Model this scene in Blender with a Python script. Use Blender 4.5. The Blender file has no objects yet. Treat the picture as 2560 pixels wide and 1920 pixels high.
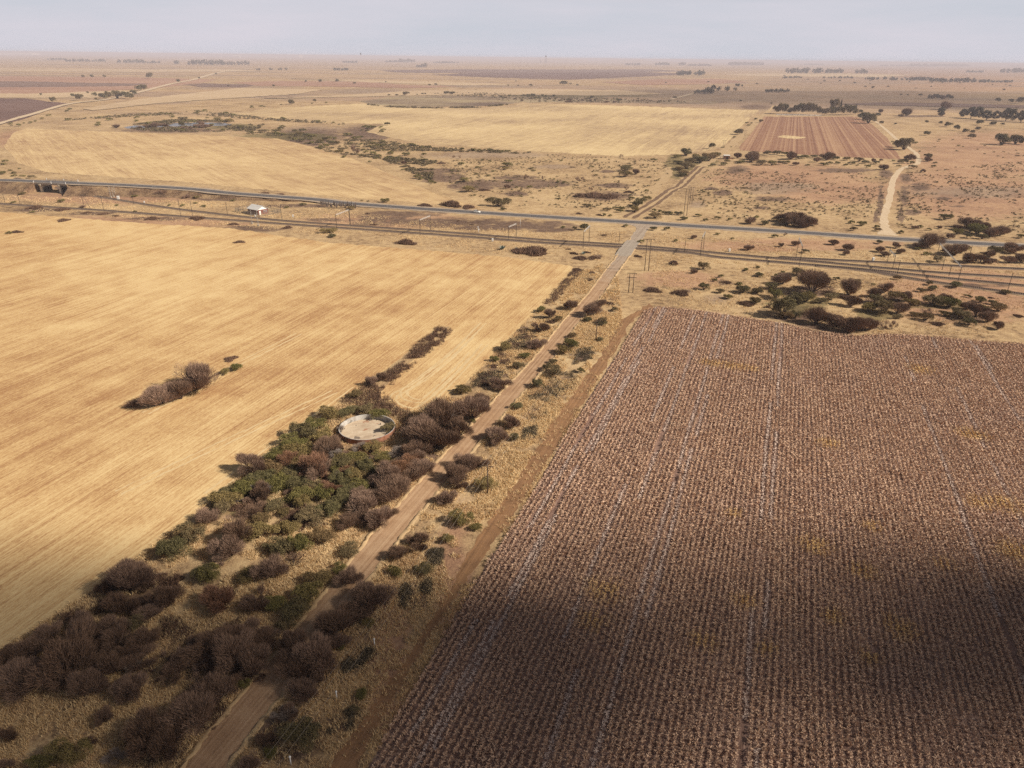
import bpy, math, random
import numpy as np
from mathutils import Vector, Matrix

R_ = np.random.default_rng(7)
random.seed(7)
scene = bpy.context.scene
COL = scene.collection

# ------------------------------------------------------------------ camera model
F = 1809.0; PITCH = math.radians(24.28); ROLL = 0.0119; H = 80.0
fw = np.array([0, math.cos(PITCH), -math.sin(PITCH)])
rt0 = np.array([1.0, 0, 0]); up0 = np.array([0, math.sin(PITCH), math.cos(PITCH)])
rt = math.cos(ROLL) * rt0 + math.sin(ROLL) * up0
up = -math.sin(ROLL) * rt0 + math.cos(ROLL) * up0
CAM = np.array([0, 0, H])

def P(u, v, z=0.0):
    """photo pixel -> point on the plane at height z"""
    d = fw + (u - 1280) / F * rt + (960 - v) / F * up
    t = (z - H) / d[2]
    return CAM + d * t

def mpp(p):
    return float(np.dot(np.asarray(p) - CAM, fw)) / F

def proj(p):
    q = np.asarray(p) - CAM
    dep = q @ fw
    return 1280 + F * (q @ rt) / dep, 960 - F * (q @ up) / dep

ZO = dict(ZA=(1250, 560, 2.572), ZB=(1800, 600, 2.9105), ZC=(250, 780, 2.212), ZD=(1000, 780, 3.6067),
          ZE=(0, 1300, 2.676), ZF=(400, 1100, 2.765), ZG=(500, 1400, 3.16), D=(0, 0, 0.86406),
          R1=(0, 100, 2.572), R2=(860, 100, 2.572), R3=(1700, 100, 2.572), R4=(0, 380, 2.572),
          R5=(860, 380, 2.572), R6=(1700, 380, 2.572), S=(0, 0, 1.0), X=(1380, 500, 4.254), K=(550, 480, 11.06),
          BR=(60, 430, 8.508), FH=(1760, 350, 13.825), FT=(1850, 230, 5.53))

def T(z, x, y):
    a = ZO[z]
    return a[0] + x / a[2], a[1] + y / a[2]

def TP(z, pts):
    return [T(z, *p) for p in pts]

# ------------------------------------------------------------------ mesh helpers
def build(name, V, faces, mat, parent=None, tint=None, smooth=False, link=True):
    """V (n,3); faces: (m,3) / (m,4) arrays or list of lists"""
    me = bpy.data.meshes.new(name)
    V = np.asarray(V, dtype=np.float32)
    if isinstance(faces, np.ndarray):
        m, k = faces.shape
        me.vertices.add(len(V)); me.vertices.foreach_set('co', V.ravel())
        me.loops.add(m * k); me.polygons.add(m)
        me.loops.foreach_set('vertex_index', faces.astype(np.int32).ravel())
        me.polygons.foreach_set('loop_start', np.arange(0, m * k, k, dtype=np.int32))
        me.update(calc_edges=True)
    else:
        me.from_pydata([tuple(map(float, v)) for v in V], [], faces)
        me.update()
    if smooth:
        me.polygons.foreach_set('use_smooth', np.ones(len(me.polygons), dtype=bool))
    if tint is not None:
        for nm, arr in (tint.items() if isinstance(tint, dict) else [('tint', tint)]):
            at = me.attributes.new(nm, 'FLOAT', 'POINT')
            at.data.foreach_set('value', np.asarray(arr, dtype=np.float32))
    if mat: me.materials.append(mat)
    o = bpy.data.objects.new(name, me)
    if link: COL.objects.link(o)
    if parent: o.parent = parent
    return o

def tag(o, label=None, cat=None, group=None, kind=None):
    if label: o['label'] = label
    if cat: o['category'] = cat
    if group: o['group'] = group
    if kind: o['kind'] = kind
    return o

def empty(name, loc, rz=0.0):
    o = bpy.data.objects.new(name, None); COL.objects.link(o)
    o.location = [float(a) for a in loc]; o.rotation_euler = (0, 0, rz); o.empty_display_size = 0.5
    return o

class MB:
    """collects boxes, tubes and polygons into one mesh"""
    def __init__(s): s.v = []; s.f = []
    def box(s, c, d, rz=0.0, taper=1.0):
        x, y, z = d[0] / 2, d[1] / 2, d[2] / 2
        n = len(s.v); ca, sa = math.cos(rz), math.sin(rz)
        for k in (-1, 1):
            for i, j in ((-1, -1), (1, -1), (1, 1), (-1, 1)):
                t = taper if k > 0 else 1
                a, b = i * x * t, j * y * t
                s.v.append((c[0] + a * ca - b * sa, c[1] + a * sa + b * ca, c[2] + k * z))
        for f in ((3, 2, 1, 0), (4, 5, 6, 7), (0, 1, 5, 4), (1, 2, 6, 5), (2, 3, 7, 6), (3, 0, 4, 7)):
            s.f.append([n + a for a in f])
        return s
    def tube(s, pts, r, k=6, cap=True):
        pts = [np.asarray(p, float) for p in pts]
        if np.isscalar(r): r = [r] * len(pts)
        n0 = len(s.v)
        for i, p in enumerate(pts):
            t = pts[min(i + 1, len(pts) - 1)] - pts[max(i - 1, 0)]
            t = t / (np.linalg.norm(t) + 1e-9)
            a = np.array([0, 0, 1.0]) if abs(t[2]) < 0.9 else np.array([1.0, 0, 0])
            x = np.cross(t, a); x /= np.linalg.norm(x); y = np.cross(t, x)
            for j in range(k):
                th = 2 * math.pi * j / k
                s.v.append(tuple(p + r[i] * (math.cos(th) * x + math.sin(th) * y)))
        for i in range(len(pts) - 1):
            for j in range(k):
                a, b = n0 + i * k + j, n0 + i * k + (j + 1) % k
                s.f.append([a, a + k, b + k, b])
        if cap:
            s.f.append([n0 + j for j in range(k)])
            s.f.append([n0 + (len(pts) - 1) * k + j for j in reversed(range(k))])
        return s
    def poly(s, pts):
        n = len(s.v); s.v += [tuple(map(float, p)) for p in pts]; s.f.append(list(range(n, n + len(pts)))); return s
    def build(s, name, mat, parent=None, smooth=False):
        return build(name, np.array(s.v), s.f, mat, parent, smooth=smooth)

def inpoly(pts, poly):
    x, y = pts[:, 0], pts[:, 1]
    px, py = poly[:, 0], poly[:, 1]
    c = np.zeros(len(pts), bool); j = len(poly) - 1
    for i in range(len(poly)):
        cond = ((py[i] > y) != (py[j] > y)) & (x < (px[j] - px[i]) * (y - py[i]) / (py[j] - py[i] + 1e-12) + px[i])
        c ^= cond; j = i
    return c

def jag(poly, step=10.0, amp=1.5):
    """subdivide a pixel polygon and roughen its outline"""
    out = []
    for i in range(len(poly)):
        a = np.array(poly[i], float); b = np.array(poly[(i + 1) % len(poly)], float)
        n = max(1, int(np.linalg.norm(b - a) / step))
        for k in range(n):
            out.append(a + (b - a) * k / n + (R_.normal(0, amp, 2) * (1.0, 0.6)))
    return out

def wpoly(poly, z=0.0, step=10, amp=1.5):
    return np.array([P(u, v, z) for u, v in jag(poly, step, amp)])

def sheet(name, poly, z, mat, step=10, amp=1.5):
    w = wpoly(poly, 0.0, step, amp); w[:, 2] = z
    area = 0.5 * np.sum(w[:, 0] * np.roll(w[:, 1], -1) - np.roll(w[:, 0], -1) * w[:, 1])
    if area < 0: w = w[::-1]
    return tag(build(name, w, [list(range(len(w)))], mat), kind='structure')

def smooth_line(pts, n=6):
    """Catmull-Rom through points"""
    p = [np.asarray(a, float) for a in pts]
    p = [2 * p[0] - p[1]] + p + [2 * p[-1] - p[-2]]
    out = []
    for i in range(1, len(p) - 2):
        for k in range(n):
            t = k / n
            out.append(0.5 * ((2 * p[i]) + (-p[i - 1] + p[i + 1]) * t + (2 * p[i - 1] - 5 * p[i] + 4 * p[i + 1] - p[i + 2]) * t * t
                              + (-p[i - 1] + 3 * p[i] - 3 * p[i + 1] + p[i + 2]) * t ** 3))
    out.append(p[-2])
    return np.array(out)

def normals2d(c):
    t = np.gradient(c[:, :2], axis=0); t /= np.linalg.norm(t, axis=1)[:, None] + 1e-9
    return np.stack([-t[:, 1], t[:, 0]], 1)

def ribbon(name, c, w, z, mat, rough=0.0, off=0.0, kind='structure', link=True):
    n = normals2d(c); w = np.broadcast_to(w, len(c)).astype(float)
    k = len(c)
    l = c.copy(); r = c.copy()
    jl = R_.normal(0, 1, k) * rough; jr = R_.normal(0, 1, k) * rough
    l[:, :2] += n * (w / 2 + jl + off)[:, None]; r[:, :2] -= n * (w / 2 + jr - off)[:, None]
    l[:, 2] += z; r[:, 2] += z
    V = np.concatenate([l, r])
    i = np.arange(k - 1)
    Fc = np.stack([i, k + i, k + i + 1, i + 1], 1)
    o = build(name, V, Fc, mat)
    return tag(o, kind=kind)

def resample(c, step):
    d = np.concatenate([[0], np.cumsum(np.linalg.norm(np.diff(c, axis=0), axis=1))])
    s = np.arange(0, d[-1], step)
    return np.stack([np.interp(s, d, c[:, k]) for k in range(3)], 1)

# ------------------------------------------------------------------ material helpers
class NT:
    def __init__(s, name, rough=0.9, spec=0.2):
        s.m = bpy.data.materials.new(name); s.m.use_nodes = True
        s.t = s.m.node_tree; s.n = s.t.nodes; s.l = s.t.links
        s.b = s.n['Principled BSDF']; s.b.inputs['Roughness'].default_value = rough
        s.b.inputs['Specular IOR Level'].default_value = spec
        s.geo = s.n.new('ShaderNodeNewGeometry')
        s.pos = s.geo.outputs['Position']
    def link(s, a, b): s.l.new(a, b)
    def mapping(s, vec, rz=0.0, sc=(1, 1, 1), loc=(0, 0, 0)):
        # rotate the coordinates by -rz, then scale
        a = s.n.new('ShaderNodeVectorRotate'); a.rotation_type = 'Z_AXIS'; a.inputs['Angle'].default_value = -rz
        s.link(vec, a.inputs['Vector'])
        m = s.n.new('ShaderNodeMapping'); m.inputs['Scale'].default_value = sc; m.inputs['Location'].default_value = loc
        s.link(a.outputs[0], m.inputs['Vector']); return m.outputs[0]
    def noise(s, vec, scale, detail=2.0, rough=0.5, dist=0.0):
        a = s.n.new('ShaderNodeTexNoise'); a.inputs['Scale'].default_value = scale
        a.inputs['Detail'].default_value = detail; a.inputs['Roughness'].default_value = rough
        a.inputs['Distortion'].default_value = dist
        s.link(vec, a.inputs['Vector']); return a.outputs[0]
    def math(s, op, a, b=None, c=None, clamp=False):
        m = s.n.new('ShaderNodeMath'); m.operation = op; m.use_clamp = clamp
        for i, q in enumerate((a, b, c)):
            if q is None: continue
            if isinstance(q, (int, float)): m.inputs[i].default_value = q
            else: s.link(q, m.inputs[i])
        return m.outputs[0]
    def wsum(s, items):
        """weighted sum of noises centred on .5 -> centred on .5"""
        acc = None
        for o, w in items:
            t = s.math('MULTIPLY_ADD', o, w, -0.5 * w)
            acc = t if acc is None else s.math('ADD', acc, t)
        return s.math('ADD', acc, 0.5)
    def ramp(s, fac, stops):
        r = s.n.new('ShaderNodeValToRGB'); e = r.color_ramp.elements
        while len(e) < len(stops): e.new(0.5)
        for q, (p, c) in zip(e, stops): q.position = p; q.color = (*c, 1)
        s.link(fac, r.inputs[0]); return r.outputs[0]
    def mix(s, fac, a, b):
        m = s.n.new('ShaderNodeMix'); m.data_type = 'RGBA'
        if isinstance(fac, (int, float)): m.inputs[0].default_value = fac
        else: s.link(fac, m.inputs[0])
        for q, i in ((a, 6), (b, 7)):
            if isinstance(q, tuple): m.inputs[i].default_value = (*q, 1)
            else: s.link(q, m.inputs[i])
        return m.outputs[2]
    def attr(s, name):
        a = s.n.new('ShaderNodeAttribute'); a.attribute_name = name; return a.outputs['Fac']
    def rnd(s):
        return s.n.new('ShaderNodeObjectInfo').outputs['Random']
    def step(s, x, a, b):
        m = s.n.new('ShaderNodeMapRange'); m.interpolation_type = 'SMOOTHSTEP'
        s.link(x, m.inputs[0]); m.inputs[1].default_value = a; m.inputs[2].default_value = b
        return m.outputs[0]
    def bump(s, h, strength=0.5, dist=0.2):
        b = s.n.new('ShaderNodeBump'); b.inputs['Strength'].default_value = strength; b.inputs['Distance'].default_value = dist
        s.link(h, b.inputs['Height']); s.link(b.outputs[0], s.b.inputs['Normal'])
    def color(s, c):
        if isinstance(c, tuple): s.b.inputs['Base Color'].default_value = (*c, 1)
        else: s.link(c, s.b.inputs['Base Color'])
        return s

def plain(name, c, rough=0.7, var=0.25, scale=2.0, spec=0.3, metal=0.0):
    t = NT(name, rough, spec); t.b.inputs['Metallic'].default_value = metal
    n = t.noise(t.pos, scale, 5, 0.6)
    t.color(t.ramp(n, [(0.25, tuple(a * (1 - var) for a in c)), (0.75, tuple(min(1, a * (1 + var)) for a in c))]))
    return t.m

def foliage(name, dark, light, alt=None, rough=0.8, trans=0.0):
    """leaf / twig colour: varies per leaf (tint) and per object"""
    t = NT(name, rough, 0.15)
    r = t.rnd(); ti = t.attr('tint')
    c = t.mix(ti, dark, light)
    if alt: c = t.mix(t.math('MULTIPLY', t.step(r, 0.2, 1.0), 0.8), c, alt)
    t.color(c)
    if trans:
        t.b.inputs['Transmission Weight'].default_value = 0.0
        t.b.inputs['Subsurface Weight'].default_value = 0.0
    return t.m

# ------------------------------------------------------------------ row direction (shared by road, maize and stubble)
_a, _b = P(914, 1920), P(1620, 764)
ROWD = (_b - _a)[:2] / np.linalg.norm((_b - _a)[:2])
ROWA = math.atan2(ROWD[1], ROWD[0])     # angle of the rows from +X
# ------------------------------------------------------------------ materials of the land
def field_mat(name, light, mid, dark, rowa, amp=1.0, across=0.16, big=0.004, patch=0.5, bump=0.35, fine=1.0, stripes=0):
    """crop stubble / ploughed land: streaks along the rows, large soft patches, fine straw litter"""
    t = NT(name, 0.95, 0.1)
    v1 = t.mapping(t.pos, rowa, (across * 0.06, across, 1))
    v2 = t.mapping(t.pos, rowa, (across * 0.35, across * 4.5, 1))
    v3 = t.mapping(t.pos, rowa, (0.9, 3.0, 1)); v6 = t.mapping(t.pos, rowa, (across * 0.12, across * 13, 1))
    n1 = t.noise(v1, 1.0, 4, 0.62, 0.3); n2 = t.noise(v2, 1.0, 5, 0.72, 0.6)
    n3 = t.noise(t.pos, big, 4, 0.55); n4 = t.noise(v3, 1.0, 3, 0.75); n5 = t.noise(t.pos, 0.09, 5, 0.65); n6 = t.noise(v6, 1.0, 2, 0.6)
    h = t.wsum([(n1, 0.34 * amp), (n2, 0.42 * amp), (n6, 0.6 * amp), (n3, 0.75 * patch), (n4, 0.75 * fine), (n5, 0.5 * amp)])
    if stripes: h = t.wsum([(t.noise(t.mapping(t.pos, rowa, (0.0006, stripes, 1)), 1.0, 1.5, 0.6), 0.85), (n3, .5 * patch), (n5, .3), (n4, .2)])
    t.color(t.ramp(h, [(0.29, dark), (0.475, mid), (0.67, light)]))
    hb = t.wsum([(n4, 0.6), (n2, 0.5)])
    t.bump(hb, bump, 0.15)
    return t.m

def veld_mat(name='veld_grass'):
    t = NT(name, 0.95, 0.1)
    n1 = t.noise(t.pos, 0.0035, 4, 0.6); n2 = t.noise(t.pos, 0.03, 5, 0.62); n3 = t.noise(t.pos, 0.35, 4, 0.68)
    n4 = t.noise(t.pos, 2.2, 2, 0.7); n5 = t.noise(t.mapping(t.pos, 0.1, (0.0009, 0.004, 1)), 1.0, 4, 0.6)
    h = t.wsum([(n1, 0.35), (n2, 0.8), (n3, 0.9), (n4, 0.6)])
    straw = t.ramp(h, [(0.24, (0.14, 0.09, 0.052)), (0.40, (0.335, 0.22, 0.12)), (0.60, (0.49, 0.345, 0.185)), (0.85, (0.60, 0.455, 0.265))])
    redd = t.ramp(h, [(0.25, (0.22, 0.12, 0.08)), (0.5, (0.38, 0.225, 0.135)), (0.8, (0.50, 0.33, 0.19))])
    brown = t.ramp(h, [(0.25, (0.075, 0.045, 0.034)), (0.5, (0.15, 0.095, 0.066)), (0.8, (0.30, 0.20, 0.125))])
    grey = t.ramp(h, [(0.25, (0.17, 0.115, 0.085)), (0.5, (0.285, 0.20, 0.14)), (0.8, (0.42, 0.31, 0.20))])
    n6 = t.noise(t.pos, 0.11, 5, 0.65)
    w = t.wsum([(n2, 0.9), (n6, 1.0), (n3, 0.5)])
    def mask(a, lo=0.5, hi=0.85):
        x = t.math('ADD', t.math('MULTIPLY', t.attr(a), 0.95), t.math('MULTIPLY_ADD', w, 1.5, -0.75))
        lo, hi = lo - .06, hi - .06
        return t.step(x, lo, hi)
    c = t.mix(mask('red', 0.2, 0.8), straw, redd)
    c = t.mix(t.math('MULTIPLY', mask('grey', 0.2, 0.95), .8), c, grey)
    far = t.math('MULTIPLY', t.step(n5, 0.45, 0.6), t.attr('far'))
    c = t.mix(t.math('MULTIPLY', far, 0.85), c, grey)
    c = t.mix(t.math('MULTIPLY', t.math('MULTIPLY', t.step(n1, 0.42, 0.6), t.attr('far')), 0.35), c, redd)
    c = t.mix(mask('brown'), c, brown)
    c = t.mix(t.math('MULTIPLY', mask('green', 0.4, 0.7), 0.65), c, (0.10, 0.085, 0.03))
    t.color(c); t.bump(t.wsum([(n3, 0.7), (n4, 0.6)]), 0.5, 0.35)
    return t.m

def dirt_mat(name, light, dark, rowa, bump=0.3):
    t = NT(name, 0.95, 0.1)
    v = t.mapping(t.pos, rowa, (0.02, 1.5, 1))
    n1 = t.noise(v, 1.0, 3, 0.6); n2 = t.noise(t.pos, 0.25, 5, 0.65); n3 = t.noise(t.pos, 3.0, 2, 0.6)
    h = t.wsum([(n1, 0.7), (n2, 0.6), (n3, 0.35)])
    t.color(t.ramp(h, [(0.25, dark), (0.75, light)])); t.bump(h, bump, 0.1)
    return t.m

M = {}
M['veld'] = veld_mat()
M['stubble'] = field_mat('straw_stubble', (0.655, 0.48, 0.248), (0.525, 0.342, 0.162), (0.35, 0.19, 0.088), ROWA, patch=1.0, big=0.009)
_p, _q = P(*T('R4', 800, 50)), P(*T('R4', 1010, 170))
ROWB = math.atan2((_q - _p)[1], (_q - _p)[0])
M['stubble_far'] = field_mat('pale_stubble', (0.62, 0.455, 0.245), (0.49, 0.335, 0.175), (0.33, 0.20, 0.11), ROWB, across=0.10, big=0.006, patch=1.0, fine=0.7)
M['stubble_mid'] = field_mat('golden_stubble', (0.63, 0.475, 0.26), (0.50, 0.36, 0.195), (0.33, 0.225, 0.135), ROWA, across=0.07, big=0.004, patch=1.3, fine=0.5)
M['headland'] = dirt_mat('headland_weeds', (0.36, 0.20, 0.10), (0.14, 0.076, 0.042), ROWA, 0.6)
M['maize_soil'] = field_mat('maize_soil', (0.36, 0.245, 0.195), (0.24, 0.15, 0.115), (0.13, 0.076, 0.058), ROWA, across=1.1, bump=0.5)
M['red_plough'] = field_mat('red_plough', (0.40, 0.245, 0.145), (0.27, 0.142, 0.088), (0.17, 0.078, 0.05), ROWA, stripes=0.40, patch=0.5)
M['dark_plough'] = field_mat('dark_plough', (0.20, 0.125, 0.10), (0.15, 0.088, 0.072), (0.11, 0.066, 0.055), 0.3, amp=0.8, across=0.02, patch=0.8, fine=0.2)
M['far_red'] = field_mat('far_red_soil', (0.42, 0.265, 0.175), (0.33, 0.185, 0.125), (0.25, 0.14, 0.10), 0.1, amp=0.8, across=0.01, big=0.0015, patch=0.8, fine=0.1)
M['far_straw'] = field_mat('far_straw', (0.54, 0.40, 0.25), (0.46, 0.33, 0.20), (0.36, 0.25, 0.16), 0.1, amp=0.8, across=0.01, big=0.0015, patch=0.8, fine=0.1)
M['far_brown'] = field_mat('far_brown_soil', (0.23, 0.15, 0.115), (0.175, 0.11, 0.088), (0.13, 0.08, 0.068), 0.1, amp=0.8, across=0.01, big=0.0015, patch=0.8, fine=0.1)
M['marsh'] = field_mat('marsh_grass', (0.35, 0.27, 0.155), (0.25, 0.18, 0.115), (0.12, 0.08, 0.06), 0.15, amp=1.0, across=0.03, big=0.006, patch=1.3, fine=0.5)
M['road_near'] = dirt_mat('packed_earth', (0.43, 0.275, 0.165), (0.30, 0.172, 0.10), ROWA)
M['road_grey'] = M['road_near']
def road_mat():
    t = NT('packed_earth', 0.95, 0.1); v = t.mapping(t.pos, ROWA, (0.015, 1.6, 1))
    n1 = t.noise(v, 1.0, 4, 0.65); n2 = t.noise(t.pos, 0.25, 5, 0.65); n3 = t.noise(t.pos, 3.5, 3, 0.7)
    h = t.wsum([(n1, 1.0), (n2, 0.6), (n3, 0.5)])
    a = t.ramp(h, [(0.25, (0.24, 0.14, 0.08)), (0.5, (0.375, 0.235, 0.138)), (0.78, (0.50, 0.345, 0.215))])
    b = t.ramp(h, [(0.25, (0.26, 0.195, 0.145)), (0.5, (0.35, 0.275, 0.21)), (0.78, (0.44, 0.36, 0.285))])
    sx = t.n.new('ShaderNodeSeparateXYZ'); t.link(t.pos, sx.inputs[0])
    y0, y1 = P(1480, 745)[1], P(1572, 622)[1]
    t.color(t.mix(t.step(t.math('ADD', sx.outputs['Y'], t.math('MULTIPLY_ADD', n2, 60, -30)), y0, y1), a, b)); t.bump(h, .4, .12); return t.m
M['road_near'] = M['road_grey'] = road_mat()
M['white_road'] = dirt_mat('white_gravel', (0.62, 0.49, 0.34), (0.46, 0.34, 0.22), 1.4)
M['track_dirt'] = dirt_mat('track_earth', (0.50, 0.36, 0.2), (0.36, 0.24, 0.135), 1.0)
M['rut'] = dirt_mat('dark_rut', (0.22, 0.14, 0.085), (0.12, 0.072, 0.048), 1.0)
M['tar'] = dirt_mat('worn_asphalt', (0.125, 0.115, 0.115), (0.085, 0.078, 0.08), -0.15, 0.1)
M['shoulder'] = dirt_mat('gravel_shoulder', (0.42, 0.33, 0.24), (0.28, 0.21, 0.155), -0.15)
M['ballast'] = dirt_mat('railway_ballast', (0.255, 0.185, 0.135), (0.12, 0.08, 0.06), -0.15, 0.6)
M['paint'] = plain('road_paint', (0.5, 0.48, 0.44), 0.6, 0.1)
M['bank'] = None

# ------------------------------------------------------------------ ground: one fan-shaped sheet out to the horizon
def ell(u, v, lst):
    """soft weight of pixel-space ellipses (static, baked into the sheet as ground cover)"""
    w = np.zeros_like(u)
    for z, x, y, a, b in lst:
        cu, cv = T(z, x, y); k = ZO[z][2]
        d = ((u - cu) / (a / k)) ** 2 + ((v - cv) / (b / k)) ** 2
        w = np.maximum(w, np.clip(1.0 - d * 0.55, 0, 1))
    return w
BROWN = [('R5', 1650, 285, 230, 38), ('R5', 1090, 268, 110, 24), ('R5', 860, 215, 240, 42), ('R5', 620, 165, 200, 36), ('R5', 1200, 205, 320, 34),
         ('R5', 1100, 165, 160, 20), ('R5', 1720, 215, 160, 20), ('R5', 700, 455, 620, 38), ('R5', 1000, 480, 520, 30), ('R5', 1350, 500, 180, 22), ('R5', 1250, 460, 240, 22),
         ('R5', 300, 400, 330, 24), ('R5', 240, 430, 240, 40), ('R5', 1690, 125, 60, 12), ('R5', 620, 120, 220, 20), ('R5', 800, 740, 420, 16),
         ('R6', 270, 262, 80, 22), ('R6', 370, 118, 95, 28), ('R6', 580, 303, 150, 18), ('R6', 515, 358, 70, 14), ('R6', 190, 235, 60, 14),
         ('R6', 1050, 118, 240, 18), ('R6', 1320, 140, 60, 30), ('R6', 1290, 300, 24, 150), ('R6', 1260, 420, 20, 70), ('R6', 1440, 280, 40, 70), ('R6', 1420, 400, 20, 80),
         ('R6', 1550, 222, 80, 34), ('R6', 1500, 385, 60, 22), ('R6', 1450, 170, 45, 40), ('R6', 1700, 300, 60, 16), ('R6', 1780, 350, 60, 10),
         ('R4', 200, 372, 240, 16), ('R4', 600, 395, 220, 14), ('R4', 1000, 430, 300, 14), ('R4', 1600, 495, 300, 24), ('R4', 420, 445, 60, 10), ('R4', 90, 515, 90, 18),
         ('R4', 1900, 345, 330, 14), ('R4', 2080, 435, 120, 14), ('R4', 60, 230, 220, 44), ('R4', 1050, 260, 240, 26), ('R4', 1450, 300, 300, 16),
         ('R5', 400, 585, 90, 12), ('R5', 1200, 640, 120, 14), ('R5', 1520, 680, 60, 12), ('X', 1380, 980, 120, 40), ('X', 1050, 950, 110, 40), ('X', 1850, 880, 120, 40),
         ('X', 480, 600, 70, 30), ('X', 360, 830, 80, 50), ('X', 300, 620, 80, 20),
         ('ZB', 600, 540, 320, 60), ('ZB', 850, 640, 350, 50), ('ZB', 650, 370, 220, 50), ('ZB', 1200, 450, 180, 60), ('ZB', 1800, 560, 200, 50), ('ZB', 1900, 330, 420, 18),
         ('ZD', 1640, 380, 130, 60), ('ZD', 1480, 640, 130, 90), ('ZD', 1350, 740, 200, 90), ('ZD', 1230, 920, 90, 90), ('ZD', 1170, 1100, 80, 70), ('ZD', 1720, 200, 90, 50),
         ('ZD', 880, 560, 170, 70), ('ZD', 760, 640, 120, 50), ('ZD', 1010, 300, 100, 60), ('ZD', 1100, 170, 80, 60), ('ZD', 950, 430, 70, 40),
         ('ZF', 1780, 1040, 120, 90), ('ZF', 1900, 800, 90, 60), ('ZG', 1300, 720, 130, 70), ('ZG', 1250, 850, 120, 90), ('ZG', 1680, 300, 150, 110), ('ZG', 1100, 1290, 130, 110),
         ('ZF', 1100, 200, 600, 200), ('ZF', 700, 400, 300, 120), ('ZE', 400, 1000, 420, 180), ('ZE', 1450, 900, 420, 260), ('ZE', 1100, 1450, 420, 240), ('ZE', 850, 500, 330, 140),
         ('ZG', 1150, 430, 330, 260), ('ZG', 850, 850, 300, 260), ('ZG', 700, 1400, 330, 260), ('ZC', 1850, 700, 260, 160), ('ZC', 1450, 500, 150, 50),
         ('R1', 1100, 580, 400, 20), ('R2', 150, 600, 200, 60), ('R1', 2000, 620, 300, 60), ('R1', 1900, 660, 200, 40), ('R3', 1550, 490, 200, 8), ('R3', 480, 430, 120, 18), ('R3', 150, 400, 180, 12)]
RED = [('R6', 1950, 60, 500, 110), ('R6', 1700, 180, 420, 60), ('R6', 700, 160, 500, 90), ('R6', 1000, 250, 420, 80), ('R6', 1900, 280, 500, 150), ('R3', 2000, 700, 500, 110),
       ('R3', 1700, 250, 900, 90), ('R5', 300, 440, 500, 50), ('R4', 700, 470, 900, 60), ('ZB', 1800, 400, 700, 200), ('R6', 700, 600, 700, 40), ('X', 1350, 850, 500, 90), ('ZG', 1500, 900, 180, 700), ('ZF', 2050, 1000, 150, 400),
       ('R1', 100, 640, 130, 60), ('R4', 700, 290, 600, 40), ('ZC', 400, 900, 900, 200)]
GREY = [('R3', 800, 370, 1100, 90), ('R3', 300, 320, 420, 30), ('R3', 1700, 400, 500, 40), ('R6', 110, 335, 60, 24), ('R6', 1900, 260, 420, 40), ('R6', 620, 230, 260, 40), ('R3', 1000, 270, 600, 40),
        ('R2', 1750, 320, 600, 26), ('R2', 950, 740, 320, 24), ('R5', 900, 20, 420, 24), ('R5', 1350, 95, 140, 16), ('R1', 1500, 305, 420, 18), ('R1', 1000, 400, 260, 16), ('R1', 1750, 350, 300, 14), ('R2', 200, 330, 420, 18),
        ('X', 1750, 1050, 160, 50), ('R1', 2000, 580, 220, 26)]
GREEN = [('ZF', 1000, 300, 520, 200), ('ZF', 500, 420, 200, 80), ('R1', 1500, 560, 200, 20), ('R6', 150, 60, 110, 36), ('R6', 40, 120, 90, 40), ('R5', 2130, 90, 70, 90), ('R1', 1850, 620, 300, 26), ('ZB', 560, 470, 220, 60), ('ZB', 1150, 540, 160, 40), ('ZB', 1600, 480, 260, 26), ('R2', 1500, 385, 320, 14), ('R2', 1500, 360, 500, 10)]
def make_ground():
    Y = [26.0]
    while Y[-1] < 34000: Y.append(Y[-1] * (1.012 if Y[-1] < 2500 else 1.05))
    Y = np.array(Y); A = np.arange(-1.15, 1.1501, 0.0055)
    gy, ga = np.meshgrid(Y, A, indexing='ij')
    V = np.stack([gy * ga, gy, np.zeros_like(gy)], -1).reshape(-1, 3)
    u, v = proj(V)
    nr, nc = len(Y), len(A)
    i, j = np.meshgrid(np.arange(nr - 1), np.arange(nc - 1), indexing='ij')
    b = (i * nc + j).ravel()
    q = np.stack([b, b + 1, b + nc + 1, b + nc], 1)
    n = len(V); Yl = Y[-1]; B = 36000.0; y0 = Y[0]
    extra = np.array([(-B, -3000, 0), (B, -3000, 0), (B, y0, 0), (-B, y0, 0), (-B, Yl, 0), (B, Yl, 0)])
    q = np.concatenate([q, [[n, n + 1, n + 2, n + 3]]])
    q = np.concatenate([q, [[n + 3, 0, (nr - 1) * nc, n + 4], [nc - 1, n + 2, n + 5, nr * nc - 1]]])
    V = np.concatenate([V, extra])
    pad = lambda a: np.concatenate([a, np.zeros(6)])
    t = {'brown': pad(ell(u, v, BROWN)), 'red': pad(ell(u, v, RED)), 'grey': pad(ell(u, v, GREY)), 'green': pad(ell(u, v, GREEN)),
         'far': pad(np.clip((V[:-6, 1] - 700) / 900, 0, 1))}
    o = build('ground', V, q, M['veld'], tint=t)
    tag(o, kind='structure')
make_ground()

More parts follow.
